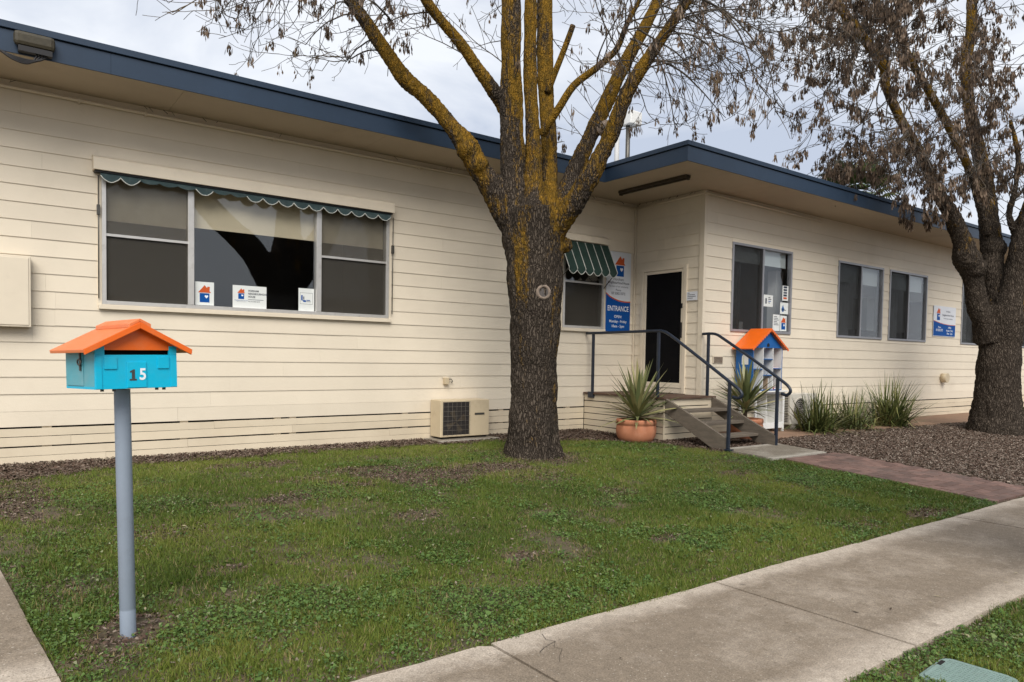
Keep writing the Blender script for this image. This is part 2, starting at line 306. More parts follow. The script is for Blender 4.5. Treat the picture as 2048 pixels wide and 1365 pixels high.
def bark(name, lich, zlo, zhi):
    m = bpy.data.materials.new(name); m.use_nodes = True; t = m.node_tree; b = t.nodes['Principled BSDF']
    geo = N(t, 'ShaderNodeNewGeometry'); g = geo.outputs['Position']
    st = N(t, 'ShaderNodeMapping'); st.inputs['Scale'].default_value = (1, 1, .20); t.links.new(g, st.inputs['Vector'])
    def no(sc, d=5, ro=.6, v=None):
        n = N(t, 'ShaderNodeTexNoise'); n.inputs['Scale'].default_value = sc; n.inputs['Detail'].default_value = d; n.inputs['Roughness'].default_value = ro
        t.links.new(v or g, n.inputs['Vector']); return n
    def mr(f, a, z, lo, hi):
        k = N(t, 'ShaderNodeMapRange'); k.clamp = True
        for nm, v in (('From Min', a), ('From Max', z), ('To Min', lo), ('To Max', hi)): k.inputs[nm].default_value = v
        t.links.new(f, k.inputs['Value']); return k.outputs[0]
    wob = no(9, 3); ad = N(t, 'ShaderNodeVectorMath', operation='MULTIPLY_ADD'); ad.inputs[1].default_value = (.075, .075, .06)
    t.links.new(wob.outputs['Color'], ad.inputs[0]); t.links.new(st.outputs[0], ad.inputs[2])
    vo = N(t, 'ShaderNodeTexVoronoi', feature='DISTANCE_TO_EDGE'); vo.inputs['Scale'].default_value = 38; t.links.new(ad.outputs[0], vo.inputs['Vector'])
    ridge = mr(vo.outputs['Distance'], 0, .28, 0, 1)
    fine = no(70, 5, .7, st.outputs[0]).outputs['Fac']
    hsum = N(t, 'ShaderNodeMath', operation='MULTIPLY_ADD'); hsum.inputs[1].default_value = .75; t.links.new(fine, hsum.inputs[0]); t.links.new(ridge, hsum.inputs[2])
    rampc = N(t, 'ShaderNodeValToRGB'); el = rampc.color_ramp.elements; el[0].position = .1; el[0].color = (.017, .013, .010, 1); el[1].position = 1.0; el[1].color = (.125, .10, .078, 1)
    el[1].position = 1.0
    hs2 = mr(hsum.outputs[0], .1, 1.6, 0, 1); t.links.new(hs2, rampc.inputs['Fac'])
    big = mr(no(2.2, 4).outputs['Fac'], .3, .7, .75, 1.25)
    v = N(t, 'ShaderNodeVectorMath', operation='SCALE'); t.links.new(rampc.outputs[0], v.inputs[0]); t.links.new(big, v.inputs['Scale'])
    # orange lichen patches grow on the upper limbs
    sp = N(t, 'ShaderNodeSeparateXYZ'); t.links.new(g, sp.inputs[0])
    zz = mr(sp.outputs['Z'], zlo, zhi, -.17, .12)
    ln = no(2.6, 7, .75, st.outputs[0]).outputs['Fac']; ln = mr(ln, .25, .75, .1, .9); l2 = no(26, 4, .7).outputs['Fac']
    a1 = N(t, 'ShaderNodeMath', operation='ADD'); t.links.new(ln, a1.inputs[0]); t.links.new(zz, a1.inputs[1])
    a2 = N(t, 'ShaderNodeMath', operation='MULTIPLY_ADD'); a2.inputs[1].default_value = .35; t.links.new(l2, a2.inputs[0]); t.links.new(a1.outputs[0], a2.inputs[2])
    a3 = N(t, 'ShaderNodeMath', operation='MULTIPLY_ADD'); a3.inputs[1].default_value = .13; t.links.new(hs2, a3.inputs[0]); t.links.new(a2.outputs[0], a3.inputs[2])
    lm = mr(a3.outputs[0], .76-lich, .90-lich, 0, .92)
    lc = N(t, 'ShaderNodeValToRGB'); q = lc.color_ramp.elements; q[0].position = .3; q[0].color = (.12, .078, .016, 1); q[1].position = .72; q[1].color = (.31, .165, .018, 1); t.links.new(no(15, 4).outputs['Fac'], lc.inputs['Fac'])
    k = N(t, 'ShaderNodeMixRGB'); t.links.new(lm, k.inputs[0]); t.links.new(v.outputs[0], k.inputs[1]); t.links.new(lc.outputs[0], k.inputs[2])
    # pale crustose lichen flecks
    pl = mr(no(24, 5, .7).outputs['Fac'], .64, .74, 0, .4); k2 = N(t, 'ShaderNodeMixRGB'); t.links.new(pl, k2.inputs[0]); t.links.new(k.outputs[0], k2.inputs[1]); k2.inputs[2].default_value = (.30, .28, .25, 1)
    t.links.new(k2.outputs[0], b.inputs['Base Color']); b.inputs['Roughness'].default_value = .95; b.inputs['Specular IOR Level'].default_value = .08
    bp = N(t, 'ShaderNodeBump'); bp.inputs['Strength'].default_value = .9; bp.inputs['Distance'].default_value = .022; t.links.new(hsum.outputs[0], bp.inputs['Height']); t.links.new(bp.outputs[0], b.inputs['Normal'])
    return m
bark1 = bark('bark_lichen', .03, 1.1, 4.4)
bark2 = bark('bark_dark', -.03, 2.6, 5.5)
twigm = mat('twig_bark', (.085, .072, .06), .9, .35, 6, dirt=((.22, .125, .02), 1.2, .56, .7, .5))
woodm = mat('cut_wood', (.24, .185, .145), .9, .3, 25, .8, 50, dirt=((.10, .08, .06), 18, .45, .7, .8))
cutm = mat('cut_wood_dark', (.085, .075, .07), .9, .3, 60, .4, 80)

# ------------------------------------------------------------------ ground
GP = [(-400, -.36), (-8.9, -.36), (-1.35, -.36), (-1.3, -.27), (1.62, -.245), (1.68, -.26), (2.9, -.26), (2.97, -.235), (6.2, -.046), (8.0, -.004), (9.0, 0.0), (400, 0.0)]
def gz(Y): return np.interp(Y, [p[0] for p in GP], [p[1] for p in GP])
gm = mat('soil', (.115, .083, .055), .95, .35, 5, .5, 60, dirt=[((.05, .06, .022), 1.7, .4, .65, .7), ((.15, .105, .07), 9, .5, .75, .5)])
mb = MB()
xs = [-400, -60, -10, 0, 5, 10, 20, 60, 400]; ysn = [p[0] for p in GP]
for y in ysn:
    for x in xs: mb.v.append((x, y, float(gz(y))-.006))
nx_ = len(xs)
for j in range(len(ysn)-1):
    for i in range(nx_-1): mb.f.append((j*nx_+i, j*nx_+i+1, (j+1)*nx_+i+1, (j+1)*nx_+i)); mb.sm.append(False)
tag(mb.build('ground', gm), kind='structure')
tag(B(-200, -8.9, -.40, 200, -1.45, -.355).build('road', asph), kind='structure')
tag(B(-200, -1.45, -.42, 200, -1.30, -.262).build('kerb', padm), kind='structure')

# footpath slabs, each its own piece
fp = bpy.data.objects.new('footpath', None); C.objects.link(fp); tag(fp, kind='structure')
rnd = random.Random(3)
JX = [-3.32, -1.52, .28, 2.07, 3.86, 5.66, 7.46, 9.26, 11.06, 12.86, 14.66, 16.5, 18.3, 20.1]
for i in range(len(JX)-1):
    a, b = JX[i]+.006, JX[i+1]-.006
    n = 22; top = []; bot = []
    for k in range(n+1):
        x = a+(b-a)*k/n
        j = 0 if k in (0, n) else .008*(rnd.random()-.5)
        top.append((x, 2.925+j+.006*math.sin(x*3.1))); bot.append((x, 1.665+(0 if k in (0, n) else .012*(rnd.random()-.5))))
    if i == 3: bot = bot
    if i == 2: top = top[:-2]+[(b-.07, 2.925), (b-.012, 2.885)]
    poly = bot+top[::-1]
    s_ = MB().prism(poly, 'z', -.34, -.228 + (0.0 if i % 2 else .003)).build('slab', concm, fp)
# small crack in the slab by the joint
ck = MB()
def ribbon(mb, P, w, z):
    for i in range(len(P)-1):
        a = Vector((*P[i], z)); b = Vector((*P[i+1], z)); d = (b-a).normalized(); n_ = Vector((-d.y, d.x, 0))*w*(.6+.8*rnd.random())
        mb.add([a-n_, b-n_, b+n_, a+n_], [(0, 1, 2, 3)])
ribbon(ck, [(2.36, 2.87), (2.33, 2.80), (2.355, 2.755), (2.30, 2.70), (2.32, 2.66), (2.25, 2.60), (2.21, 2.55)], .0011, -.2235)
ribbon(ck, [(2.355, 2.755), (2.25, 2.72), (2.20, 2.69)], .0012, -.2233)
#ribbon(ck, [(5.46, 1.9), (5.52, 1.78), (5.50, 1.7)], .0012, -.2235)
tag(ck.build('crack', dark, fp), kind='stuff')
# driveway at the left
dw = bpy.data.objects.new('driveway', None); C.objects.link(dw); tag(dw, kind='structure')
edge = [(.31, 2.96), (.275, 3.5), (.20, 4.2), (.10, 5.15), (.04, 5.8)]
def drz(y): return float(gz(y))+.012
for (ya, yb) in ((2.96, 3.6), (3.612, 5.28), (5.292, 6.6)):
    m_ = MB(); ny = 6; vs = []
    for k in range(ny+1):
        y = ya+(yb-ya)*k/ny; xe = np.interp(y, [e_[1] for e_ in edge], [e_[0] for e_ in edge])+.008*(rnd.random()-.5)
        vs += [(-2.6, y, drz(y)), (xe, y, drz(y)), (xe, y, drz(y)-.09), (-2.6, y, drz(y)-.09)]
    fs = [(4*k+a, 4*k+b, 4*k+4+b, 4*k+4+a) for k in range(ny) for a, b in ((0, 1), (1, 2))]
    fs += [(0, 3, 2, 1), (4*ny, 4*ny+1, 4*ny+2, 4*ny+3)]
    m_.add(vs, fs).build('slab', concm, dw)
# brick path and landing
bp_ = bpy.data.objects.new('brick_path', None); C.objects.link(bp_); tag(bp_, kind='structure')
me = None
rows = int((5.49-2.97)/.119)
for j in range(rows):
    y = 2.975+j*.119
    off = 0 if j % 2 else -.117
    for i in range(7):
        xa = 8.60+off+i*.2335; xb = xa+.226
        xa = max(xa, 8.60); xb = min(xb, 9.93)
        if xb-xa < .05: continue
        zt = float(gz(y+.06))+.022+.004*rnd.random()
        o = B(-.5*(xb-xa), -.056, -.06, .5*(xb-xa), .056, 0).build('paver', brickm, bp_, .004)
        o.location = ((xa+xb)/2, y+.058, zt); o.rotation_euler = (math.atan(.058), R(rnd.uniform(-.8, .8)), R(rnd.uniform(-.6, .6)))
lp = tag(MB().add([(8.42, 5.5, float(gz(5.5))+.03), (9.72, 5.5, float(gz(5.5))+.03), (9.76, 6.33, -.018), (8.40, 6.33, -.018), (8.42, 5.5, -.2), (9.72, 5.5, -.2), (9.76, 6.33, -.2), (8.40, 6.33, -.2)],
      [(0, 1, 2, 3), (0, 4, 5, 1), (1, 5, 6, 2), (2, 6, 7, 3), (3, 7, 4, 0)]).build('landing_slab', padm), kind='structure')
tag(MB().add([(9.86, 6.72, float(gz(6.72))+.016), (30, 6.42, float(gz(6.42))+.016), (30, 7.70, .02), (9.86, 7.70, .02), (9.86, 6.72, -.1), (30, 6.42, -.1)], [(0, 1, 2, 3), (0, 4, 5, 1)]).build('wall_paving', pavm), kind='structure')

# ------------------------------------------------------------------ the building
bld = thing('community_building', 'long cream weatherboard building with flat roof and navy fascia', 'building', (9.59, 7.658, 0))
bld.location = (0, 0, 0)
D1, D2, XC = 9.2, 7.658, 9.59
EXPO, Z0 = .1838, .563
ZT = 4.01
def pt(wall, s, n, z):   # wall coordinates -> world
    if wall == 1: return (s, D1-n, z)
    if wall == 2: return (XC-n, D1-s, z)
    return (s, D2-n, z)
brn = random.Random(77)
def board_mb(wall, a, b, z0, z1, t0=.0175, t1=.008, lap=.012):
    sec = [(0.001, z0), (t0, z0), (t0, z0+.003), (t1, z1+lap), (0.001, z1+lap)]; k = 5
    wa, wb = (brn.uniform(-.0018, .0018) for _ in range(2)); ta = brn.uniform(0, .002)      # boards are never quite true
    vs = [pt(wall, a, n+(ta if i_ in (1, 2) else 0), z+wa) for i_, (n, z) in enumerate(sec)]+[pt(wall, b, n+(ta if i_ in (1, 2) else 0), z+wb) for i_, (n, z) in enumerate(sec)]
    return MB().add(vs, [tuple(range(k)), tuple(range(k, 2*k))[::-1]]+[(i, k+i, k+(i+1) % k, (i+1) % k) for i in range(k)])
def clad(wall, name, s0, s1, z0, z1, holes, seed, joint=3.6):
    h = holder(name, bld); rn = random.Random(seed); zb = z0; i = 0
    while zb < z1-.02:
        zt = min(zb+EXPO, z1)
        if zb > 3.68: zt = z1          # plain wide board under the soffit
        segs = [(s0, s1)]
        for (ha, hb, hz0, hz1) in holes:
            if zt > hz0+.01 and zb < hz1-.01:
                ns = []
                for a, b in segs:
                    if hb <= a or ha >= b: ns.append((a, b)); continue
                    if ha > a: ns.append((a, ha))
                    if hb < b: ns.append((hb, b))
                segs = ns
        for (ha, hb, hz0, hz1) in holes:
            if zb < hz1-.01 and zt > hz1+.012: board_mb(wall, ha, hb, hz1, zt, lap=.012 if zt < z1-.001 else 0).build('weatherboard', cream, h)
            if zb < hz0-.012 and zt > hz0+.01: board_mb(wall, ha, hb, zb, hz0, lap=0).build('weatherboard', cream, h)
        j0 = s0+rn.random()*joint
        for a, b in segs:
            cuts = [a]; q = j0
            while q < b:
                if q > a+.25 and q < b-.25: cuts.append(q)
                q += joint*(.9+.2*rn.random())
            cuts.append(b)
            for c, d in zip(cuts[:-1], cuts[1:]):
                board_mb(wall, c+(.0004 if c > a else 0), d-(.0004 if d < b else 0), zb, zt, lap=.012 if zt < z1-.001 else 0).build('weatherboard', cream, h)
        zb = zt; i += 1
    return h
def slats(wall, name, s0, s1, zs, seed, joint=3.2, n0=.002, th=.018, dark_n=-.08):
    h = holder(name, bld); rn = random.Random(seed)
    for (za, zb) in zs:
        q = s0; first = True; nxt = s0+joint*(.3+.7*rn.random())
        while q < s1-.01:
            e_ = min(nxt, s1); dz = rn.uniform(-.003, .003); d2 = rn.uniform(-.003, .003); nn = n0+rn.uniform(0, .003)
            vs = []
            for s, dd in ((q+.001, dz), (e_-.001, d2)):
                for n_, z in ((nn, za+dd), (nn+th, za+dd), (nn+th, zb+dd), (nn, zb+dd)): vs.append(pt(wall, s, n_, z))
            MB().add(vs, [(0, 1, 2, 3), (7, 6, 5, 4), (0, 4, 5, 1), (1, 5, 6, 2), (2, 6, 7, 3), (3, 7, 4, 0)]).build('slat', slatm, h)
            q = e_; nxt = q+joint*(.8+.4*rn.random())
    return h
W1 = (1.10, 4.66, 1.72, 3.22); W2 = (7.84, 8.82, 1.72, 3.22)
WR = [(10.32, 12.11), (13.72, 15.53), (15.81, 17.58), (19.47, 21.25), (23.2, 25.0)]
H1 = [W1, W2]; H3 = [(a, b, 1.73, 3.25) for a, b in WR]
Hd = (D1-8.99, D1-7.965, .65, 2.83)
clad(1, 'front_wall', -3.0, XC-.03, Z0, ZT, H1, 11)
clad(2, 'return_wall', .03, D1-D2-.0, Z0, ZT, [Hd], 12, 9)
clad(3, 'wing_wall', XC+.0, 27.0, Z0, ZT, H3, 13)
SL = [(.297, .380), (.196, .2915), (.089, .180), (-.05, .0825)]
MBp = holder('plinth', bld)
for a, b in ((-3.0, 1.9), (1.902, 5.9), (5.902, 8.39)): board_mb(1, a, b, .400, .575, .016, .016, 0).build('plinth_board', cream, MBp)
for a, b in ((XC, 13.9), (13.902, 18.6), (18.602, 27)): board_mb(3, a, b, .400, .575, .016, .016, 0).build('plinth_board', cream, MBp)
slats(1, 'front_skirt', -3.0, 8.39, SL, 5, 2.9)
slats(3, 'wing_skirt', XC+.3, 27.0, SL, 6, 3.4)
# uprights behind the slat gaps and the dark underfloor
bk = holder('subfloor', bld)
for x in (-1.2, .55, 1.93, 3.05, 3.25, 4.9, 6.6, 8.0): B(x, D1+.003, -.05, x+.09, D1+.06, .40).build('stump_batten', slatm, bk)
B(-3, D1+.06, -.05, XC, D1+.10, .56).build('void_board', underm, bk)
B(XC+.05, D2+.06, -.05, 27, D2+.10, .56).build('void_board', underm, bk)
# wall core with openings (sheathing behind the boards)
core = holder('wall_core', bld)
def sheath(wall, s0, s1, z0, z1, holes, n0=-.09, n1=0.0):
    xs_ = sorted({s0, s1}|{h[0] for h in holes}|{h[1] for h in holes})
    for a, b in zip(xs_[:-1], xs_[1:]):
        hs = sorted([h for h in holes if h[0] <= a+1e-6 and h[1] >= b-1e-6], key=lambda h: h[2]); z = z0
        for h in hs+[None]:
            zt = h[2] if h else z1
            if zt-z > .01:
                p = [pt(wall, s, n, zz) for s in (a, b) for n in (n0, n1) for zz in (z, zt)]
                x0 = [min(q[i] for q in p) for i in range(3)]; x1 = [max(q[i] for q in p) for i in range(3)]
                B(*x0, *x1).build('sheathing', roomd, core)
            if h: z = h[3]
sheath(1, -3.0, XC, .5, ZT, H1); sheath(2, 0, D1-D2, .5, ZT, [Hd]); sheath(3, XC, 27.0, .5, ZT, H3)
# rooms inside
rm = holder('room', bld)
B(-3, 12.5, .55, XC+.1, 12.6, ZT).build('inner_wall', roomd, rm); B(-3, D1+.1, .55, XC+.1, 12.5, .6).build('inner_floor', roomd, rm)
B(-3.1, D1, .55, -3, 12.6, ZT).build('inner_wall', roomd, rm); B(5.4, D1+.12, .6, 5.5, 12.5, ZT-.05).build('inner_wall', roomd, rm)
B(XC+.1, 11.2, .55, 27, 11.3, ZT).build('inner_wall', roomw, rm); B(XC+.1, D2+.1, .55, 27, 11.2, .6).build('inner_floor', roomd, rm)
B(13.0, D2+.12, .6, 13.08, 11.2, ZT-.05).build('inner_wall', roomw, rm); B(22.3, D2+.12, .6, 22.38, 11.2, ZT-.05).build('inner_wall', roomw, rm)
B(XC+.1, D1+.2, .55, XC+.18, 11.2, ZT).build('inner_wall', roomd, rm)
B(27, D2-.02, -.05, 27.1, 12.6, ZT).build('end_wall', cream, rm)
for x in (16.9, 20.2): B(x, 9.6, 3.33, x+1.3, 9.68, 3.38).build('ceiling_tube', lampm, rm)
B(17.25, 8.85, .6, 17.6, 9.2, 2.8).build('cupboard', whitep, rm); B(12.2, 8.02, .6, 12.42, 8.2, 2.95).build('column', whitep, rm); B(15.2, 8.5, .6, 19.4, 9.0, 1.98).build('bench', roomd, rm); B(20.4, 8.9, .6, 21.0, 9.3, 2.9).build('cupboard', roomd, rm); B(10.95, 7.95, 1.70, 11.1, 8.1, 1.93).build('paper_stack', whitep, rm)
B(3.2, 10.8, .6, 3.9, 11.3, 2.1).build('cupboard', roomd, rm)
# soffit, fascia, roof
rf = holder('roof', bld)
FY1, FX, FY2 = 8.30, 7.94, 6.66
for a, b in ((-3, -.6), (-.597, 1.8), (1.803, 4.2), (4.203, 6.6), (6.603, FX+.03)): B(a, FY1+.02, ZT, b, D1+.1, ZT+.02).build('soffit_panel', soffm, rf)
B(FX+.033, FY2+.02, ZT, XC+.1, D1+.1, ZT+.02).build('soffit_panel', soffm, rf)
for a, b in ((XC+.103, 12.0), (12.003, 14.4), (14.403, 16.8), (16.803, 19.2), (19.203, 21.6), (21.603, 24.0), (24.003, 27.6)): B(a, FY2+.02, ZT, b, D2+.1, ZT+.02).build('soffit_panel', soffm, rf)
def fasc(x0, y0, x1, y1):
    B(x0, y0, ZT-.012, x1, y1, ZT+.19).build('fascia_board', navy, rf)
for a, b in ((-3, 1.1), (1.102, 5.3), (5.302, FX)): fasc(a, FY1, b, FY1+.02)
fasc(FX, FY2, FX+.02, FY1+.02)
for a, b in ((FX+.02, 12.2), (12.202, 16.4), (16.402, 20.8), (20.802, 27.6)): fasc(a, FY2, b, FY2+.02)
def capp(x0, y0, x1, y1): B(x0, y0, ZT+.20, x1, y1, ZT+.265).build('fascia_cap', navy, rf, .004)
capp(-3, FY1-.022, FX-.022, FY1+.05); capp(FX-.022, FY2-.022, FX+.05, FY1+.05); capp(FX+.051, FY2-.022, 27.6, FY2+.05)
for (x0, y0, x1, y1) in ((-3, FY1+.02, FX, FY1+.03), (FX+.02, FY2+.02, FX+.03, FY1+.02), (FX+.03, FY2+.02, 27.6, FY2+.03)): B(x0, y0, ZT+.15, x1, y1, ZT+.22).build('fascia_packer', dark, rf)
MB().add([(-3, FY1+.05, ZT+.255), (FX+.05, FY1+.05, ZT+.255), (FX+.05, 13.5, ZT+.262), (-3, 13.5, ZT+.262)], [(0, 1, 2, 3)]).build('roof_sheet', roofm, rf)
MB().add([(FX+.05, FY2+.05, ZT+.257), (27.6, FY2+.05, ZT+.257), (27.6, 13.5, ZT+.262), (FX+.05, 13.5, ZT+.262)], [(0, 1, 2, 3)]).build('roof_sheet', roofm, rf)
B(-3, 13.4, 0, 27.1, 13.5, ZT+.25).build('rear_wall', cream, rf)
# corner beads, conduit under the soffit
tr_ = holder('trim', bld)
B(XC-.05, D1-.05, Z0, XC-.026, D1-.026, ZT).build('corner_bead', trimm, tr_)
B(XC-.034, D2-.034, .36, XC-.026, D2+.06, ZT-.001).build('corner_board', trimm, tr_); B(XC-.026, D2-.034, .36, XC+.035, D2-.026, ZT-.001).build('corner_board', trimm, tr_)
def conduit(P): MB().tube(P, .019, 8).build('conduit', trimm, tr_)
conduit([(-3, D1-.045, ZT-.075), (1.6, D1-.045, ZT-.085), (4.8, D1-.045, ZT-.08), (XC-.06, D1-.045, ZT-.075)])
conduit([(XC-.045, D1-.06, ZT-.075), (XC-.045, D2-.03, ZT-.055)]); conduit([(XC-.03, D2-.045, ZT-.055), (13.0, D2-.045, ZT-.085)])
for x in (.9, 1.55, 3.0, 5.1, 6.2, 7.9, 8.8): B(x, D1-.064, ZT-.115, x+.02, D1-.02, ZT-.055).build('saddle_clip', trimm, tr_)
cob = MB(); rn = random.Random(2)
for k in range(22):
    q = rn.random()*XC; cob.tube([(q, D1-.04, ZT-.002), (q+rn.uniform(-.05, .05), D1-.06-rn.random()*.03, ZT-.03-.03*rn.random())], .0015+.002*rn.random(), 4)
for k in range(14):
    q = D2+rn.random()*(D1-D2); cob.tube([(XC-.05, q, ZT-.002), (XC-.07, q+rn.uniform(-.05, .05), ZT-.035)], .002+.004*rn.random(), 4)
tag(cob.build('cobweb', rustm, tr_), kind='stuff')

# ---- windows
def frame_rect(name, mt, par, x0, x1, z0, z1, y0, y1, w):
    f = holder(name, par) if False else None
    m_ = MB(); m_.box(x0, y0, z0, x0+w, y1, z1); m_.box(x1-w, y0, z0, x1, y1, z1); m_.box(x0+w, y0, z0, x1-w, y1, z0+w); m_.box(x0+w, y0, z1-w, x1-w, y1, z1)
    return m_.build(name, mt, par, .002)
def pane(par, x0, x1, z0, z1, y): return B(x0, y, z0, x1, y+.004, z1).build('pane', glassm, par)
# big window with three lights
wn = holder('window', bld); x0, x1, z0, z1 = W1; yo = D1-.045
frame_rect('frame', alum, wn, x0+.02, x1-.02, z0+.02, z1, yo, D1+.05, .042)
B(x0-.015, D1-.06, z0-.035, x1+.015, D1+.04, z0+.018).build('sill', trimm, wn, .004)
B(x0-.02, D1-.03, z0, x0+.018, D1+.03, z1).build('architrave', trimm, wn); B(x1-.018, D1-.03, z0, x1+.02, D1+.03, z1).build('architrave', trimm, wn)
for mxx in (2.045, 3.62): B(mxx-.034, yo-.004, z0+.062, mxx+.034, D1+.045, z1-.043).build('mullion', alum, wn, .003)
for a, b in ((x0+.062, 2.011), (3.654, x1-.062)):
    B(a, yo+.008, 2.50, b, D1+.03, 2.528).build('transom', alum, wn)
    pane(wn, a, b, z0+.062, 2.50, D1+.02); pane(wn, a, b, 2.528, z1-.042, D1+.01)
    B(a, D1-.012, z0+.062, b, D1-.010, 2.499).build('fly_screen', flym, wn); B(a, D1-.020, 2.529, b, D1-.018, z1-.042).build('fly_screen', flyu, wn)
pane(wn, 2.079, 3.586, z0+.062, z1-.042, D1+.012)
B(x0+.06, D1+.075, 2.705, 2.03, D1+.08, z1+.05).build('blind', blindm, wn); B(2.06, D1+.075, 2.735, 3.61, D1+.08, z1+.05).build('blind', blindm, wn); B(3.64, D1+.075, 2.73, x1-.06, D1+.08, z1+.05).build('blind', blindm, wn)
for a, b, z in ((x0+.06, 2.03, 2.705), (2.06, 3.61, 2.735), (3.64, x1-.06, 2.73)): B(a, D1+.07, z-.018, b, D1+.084, z).build('blind_rail', blindm, wn)
# small window
ws = holder('window', bld); x0, x1, z0, z1 = W2
frame_rect('frame', alum, ws, x0+.02, x1-.02, z0+.02, z1, yo, D1+.05, .04)
B(x0-.015, D1-.06, z0-.035, x1+.015, D1+.04, z0+.018).build('sill', trimm, ws, .004)
B(x0-.02, D1-.03, z0, x0+.018, D1+.03, z1).build('architrave', trimm, ws); B(x1-.018, D1-.03, z0, x1+.02, D1+.03, z1).build('architrave', trimm, ws)
B(x0+.06, yo+.008, 2.505, x1-.06, D1+.03, 2.533).build('transom', alum, ws)
pane(ws, x0+.06, x1-.06, z0+.06, 2.505, D1+.02); pane(ws, x0+.06, x1-.06, 2.533, z1-.04, D1+.01)
B(x0+.06, D1-.012, z0+.06, x1-.06, D1-.010, 2.504).build('fly_screen', flym, ws)
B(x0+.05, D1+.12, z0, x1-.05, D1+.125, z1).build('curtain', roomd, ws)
# sliding windows in the wing
for i, (a, b) in enumerate(WR):
    g = holder('window', bld); m_ = (a+b)/2; y = D2
    frame_rect('frame', alumd, g, a, b, 1.73, 3.25, y-.035, y+.05, .04)
    B(m_-.022, y-.03, 1.77, m_+.022, y+.04, 3.21).build('mullion', alumd, g)
    pane(g, a+.04, m_-.022, 1.77, 3.21, y+.022); pane(g, m_+.022, b-.04, 1.77, 3.21, y+.006)
    B(a+.04, y-.016, 1.77, m_-.022, y-.014, 3.21).build('fly_screen', flyd, g)
    if i in (1, 2): B(a+.05, y+.085, 2.86, b-.05, y+.09, 3.24).build('blind', blindw, g)
    if i == 0: B(a+.05, y+.085, 2.95, b-.05, y+.09, 3.24).build('blind', blindw, g)
    cu = MB(); nn = 18; ca, cb = a+.05, m_-.1 if i else a+.5; vs = []
    for k in range(nn+1):
        xx = ca+(cb-ca)*k/nn; vs += [(xx, y+.16+.03*math.sin(k*1.9), 1.72), (xx, y+.16+.03*math.sin(k*1.9), 3.2)]
    cu.add(vs, [(2*k, 2*k+2, 2*k+3, 2*k+1) for k in range(nn)], True)
    cu.build('curtain', roomw if i else roomd, g)
# screen door in the return wall
dr = holder('door', bld)
fx0 = XC-.045
B(fx0, 8.93, .655, XC+.03, 8.99, 2.83).build('door_frame', trimm, dr); B(fx0, 7.965, .655, XC+.03, 8.025, 2.83).build('door_frame', trimm, dr); B(fx0, 8.025, 2.775, XC+.03, 8.93, 2.83).build('door_frame', trimm, dr)
B(XC-.025, 8.025, .655, XC+.03, 8.93, .74).build('threshold', trimm, dr)
frm = MB(); frm.box(XC-.035, 8.03, .745, XC-.005, 8.075, 2.77); frm.box(XC-.035, 8.88, .745, XC-.005, 8.925, 2.77); frm.box(XC-.035, 8.075, 2.72, XC-.005, 8.88, 2.77); frm.box(XC-.035, 8.075, .745, XC-.005, 8.88, .83)
frm.build('screen_frame', trimm, dr, .002)
B(XC-.015, 8.075, .83, XC-.010, 8.88, 2.72).build('screen_mesh', doorm, dr)
B(XC-.055, 8.045, 1.60, XC-.036, 8.07, 1.86).build('handle', cablem, dr); B(XC-.05, 8.045, 2.10, XC-.036, 8.065, 2.18).build('lock', cablem, dr)
# awning boxes, valance and canopy
aw = holder('awning', bld)
MB().prism([(D1-.02, 3.375), (D1-.135, 3.335), (D1-.15, 3.32), (D1-.155, 3.195), (D1-.02, 3.195)], 'x', 1.03, 4.665).build('awning_box', trimm, aw, .004)
B(1.045, D1-.13, 3.175, 4.645, D1-.03, 3.194).build('awning_roll', cablem, aw)
def scallop(m_, tr, x0, x1, n, ytop, ztop, ybot, zbase, depth, rn, tear=()):
    k = 9; w_ = (x1-x0)/n
    for i in range(n):
        if i in tear: dp = depth*.45
        else: dp = depth
        vs = []; path = []
        for j in range(k):
            t = j/(k-1); x = x0+(i+t)*w_; zz = zbase-dp*math.sin(math.pi*t)**.8+rn.uniform(-.003, .003)
            yb = ybot-.012*math.sin(math.pi*t); vs += [(x, ytop, ztop), (x, yb, zz)]; path.append((x, yb-.003, zz))
        m_.add(vs, [(2*j, 2*j+2, 2*j+3, 2*j+1) for j in range(k-1)], True)
        if i not in tear: MB().tube(path, .0055, 5).build('valance_trim', pipem, tr)
va = MB(); rn = random.Random(4)
scallop(va, aw, 1.10, 4.62, 18, D1-.11, 3.19, D1-.125, 3.14, .065, rn, (2, 3, 4, 6, 7))
vo_ = va.build('valance', valm, aw)
MB().tube([(1.085, D1-.06, 3.15), (1.085, D1-.05, 1.80)], .006, 6).build('awning_arm', silver, aw); MB().tube([(4.69, D1-.06, 3.15), (4.69, D1-.05, 1.80)], .006, 6).build('awning_arm', silver, aw)
B(1.07, D1-.07, 2.72, 1.10, D1-.03, 2.83).build('awning_bracket', silver, aw); B(4.675, D1-.07, 2.65, 4.705, D1-.03, 2.76).build('awning_bracket', silver, aw)
a2 = holder('awning', bld)
MB().prism([(D1-.02, 3.345), (D1-.135, 3.30), (D1-.15, 3.29), (D1-.15, 3.19), (D1-.02, 3.19)], 'x', 7.68, 8.80).build('awning_box', trimm, a2, .004)
ca = MB(); cp = MB(); n = 6; xa, xb = 7.70, 8.79; w_ = (xb-xa)/n; yt, zt, yb_, zb_ = D1-.12, 3.18, D1-.36, 2.70
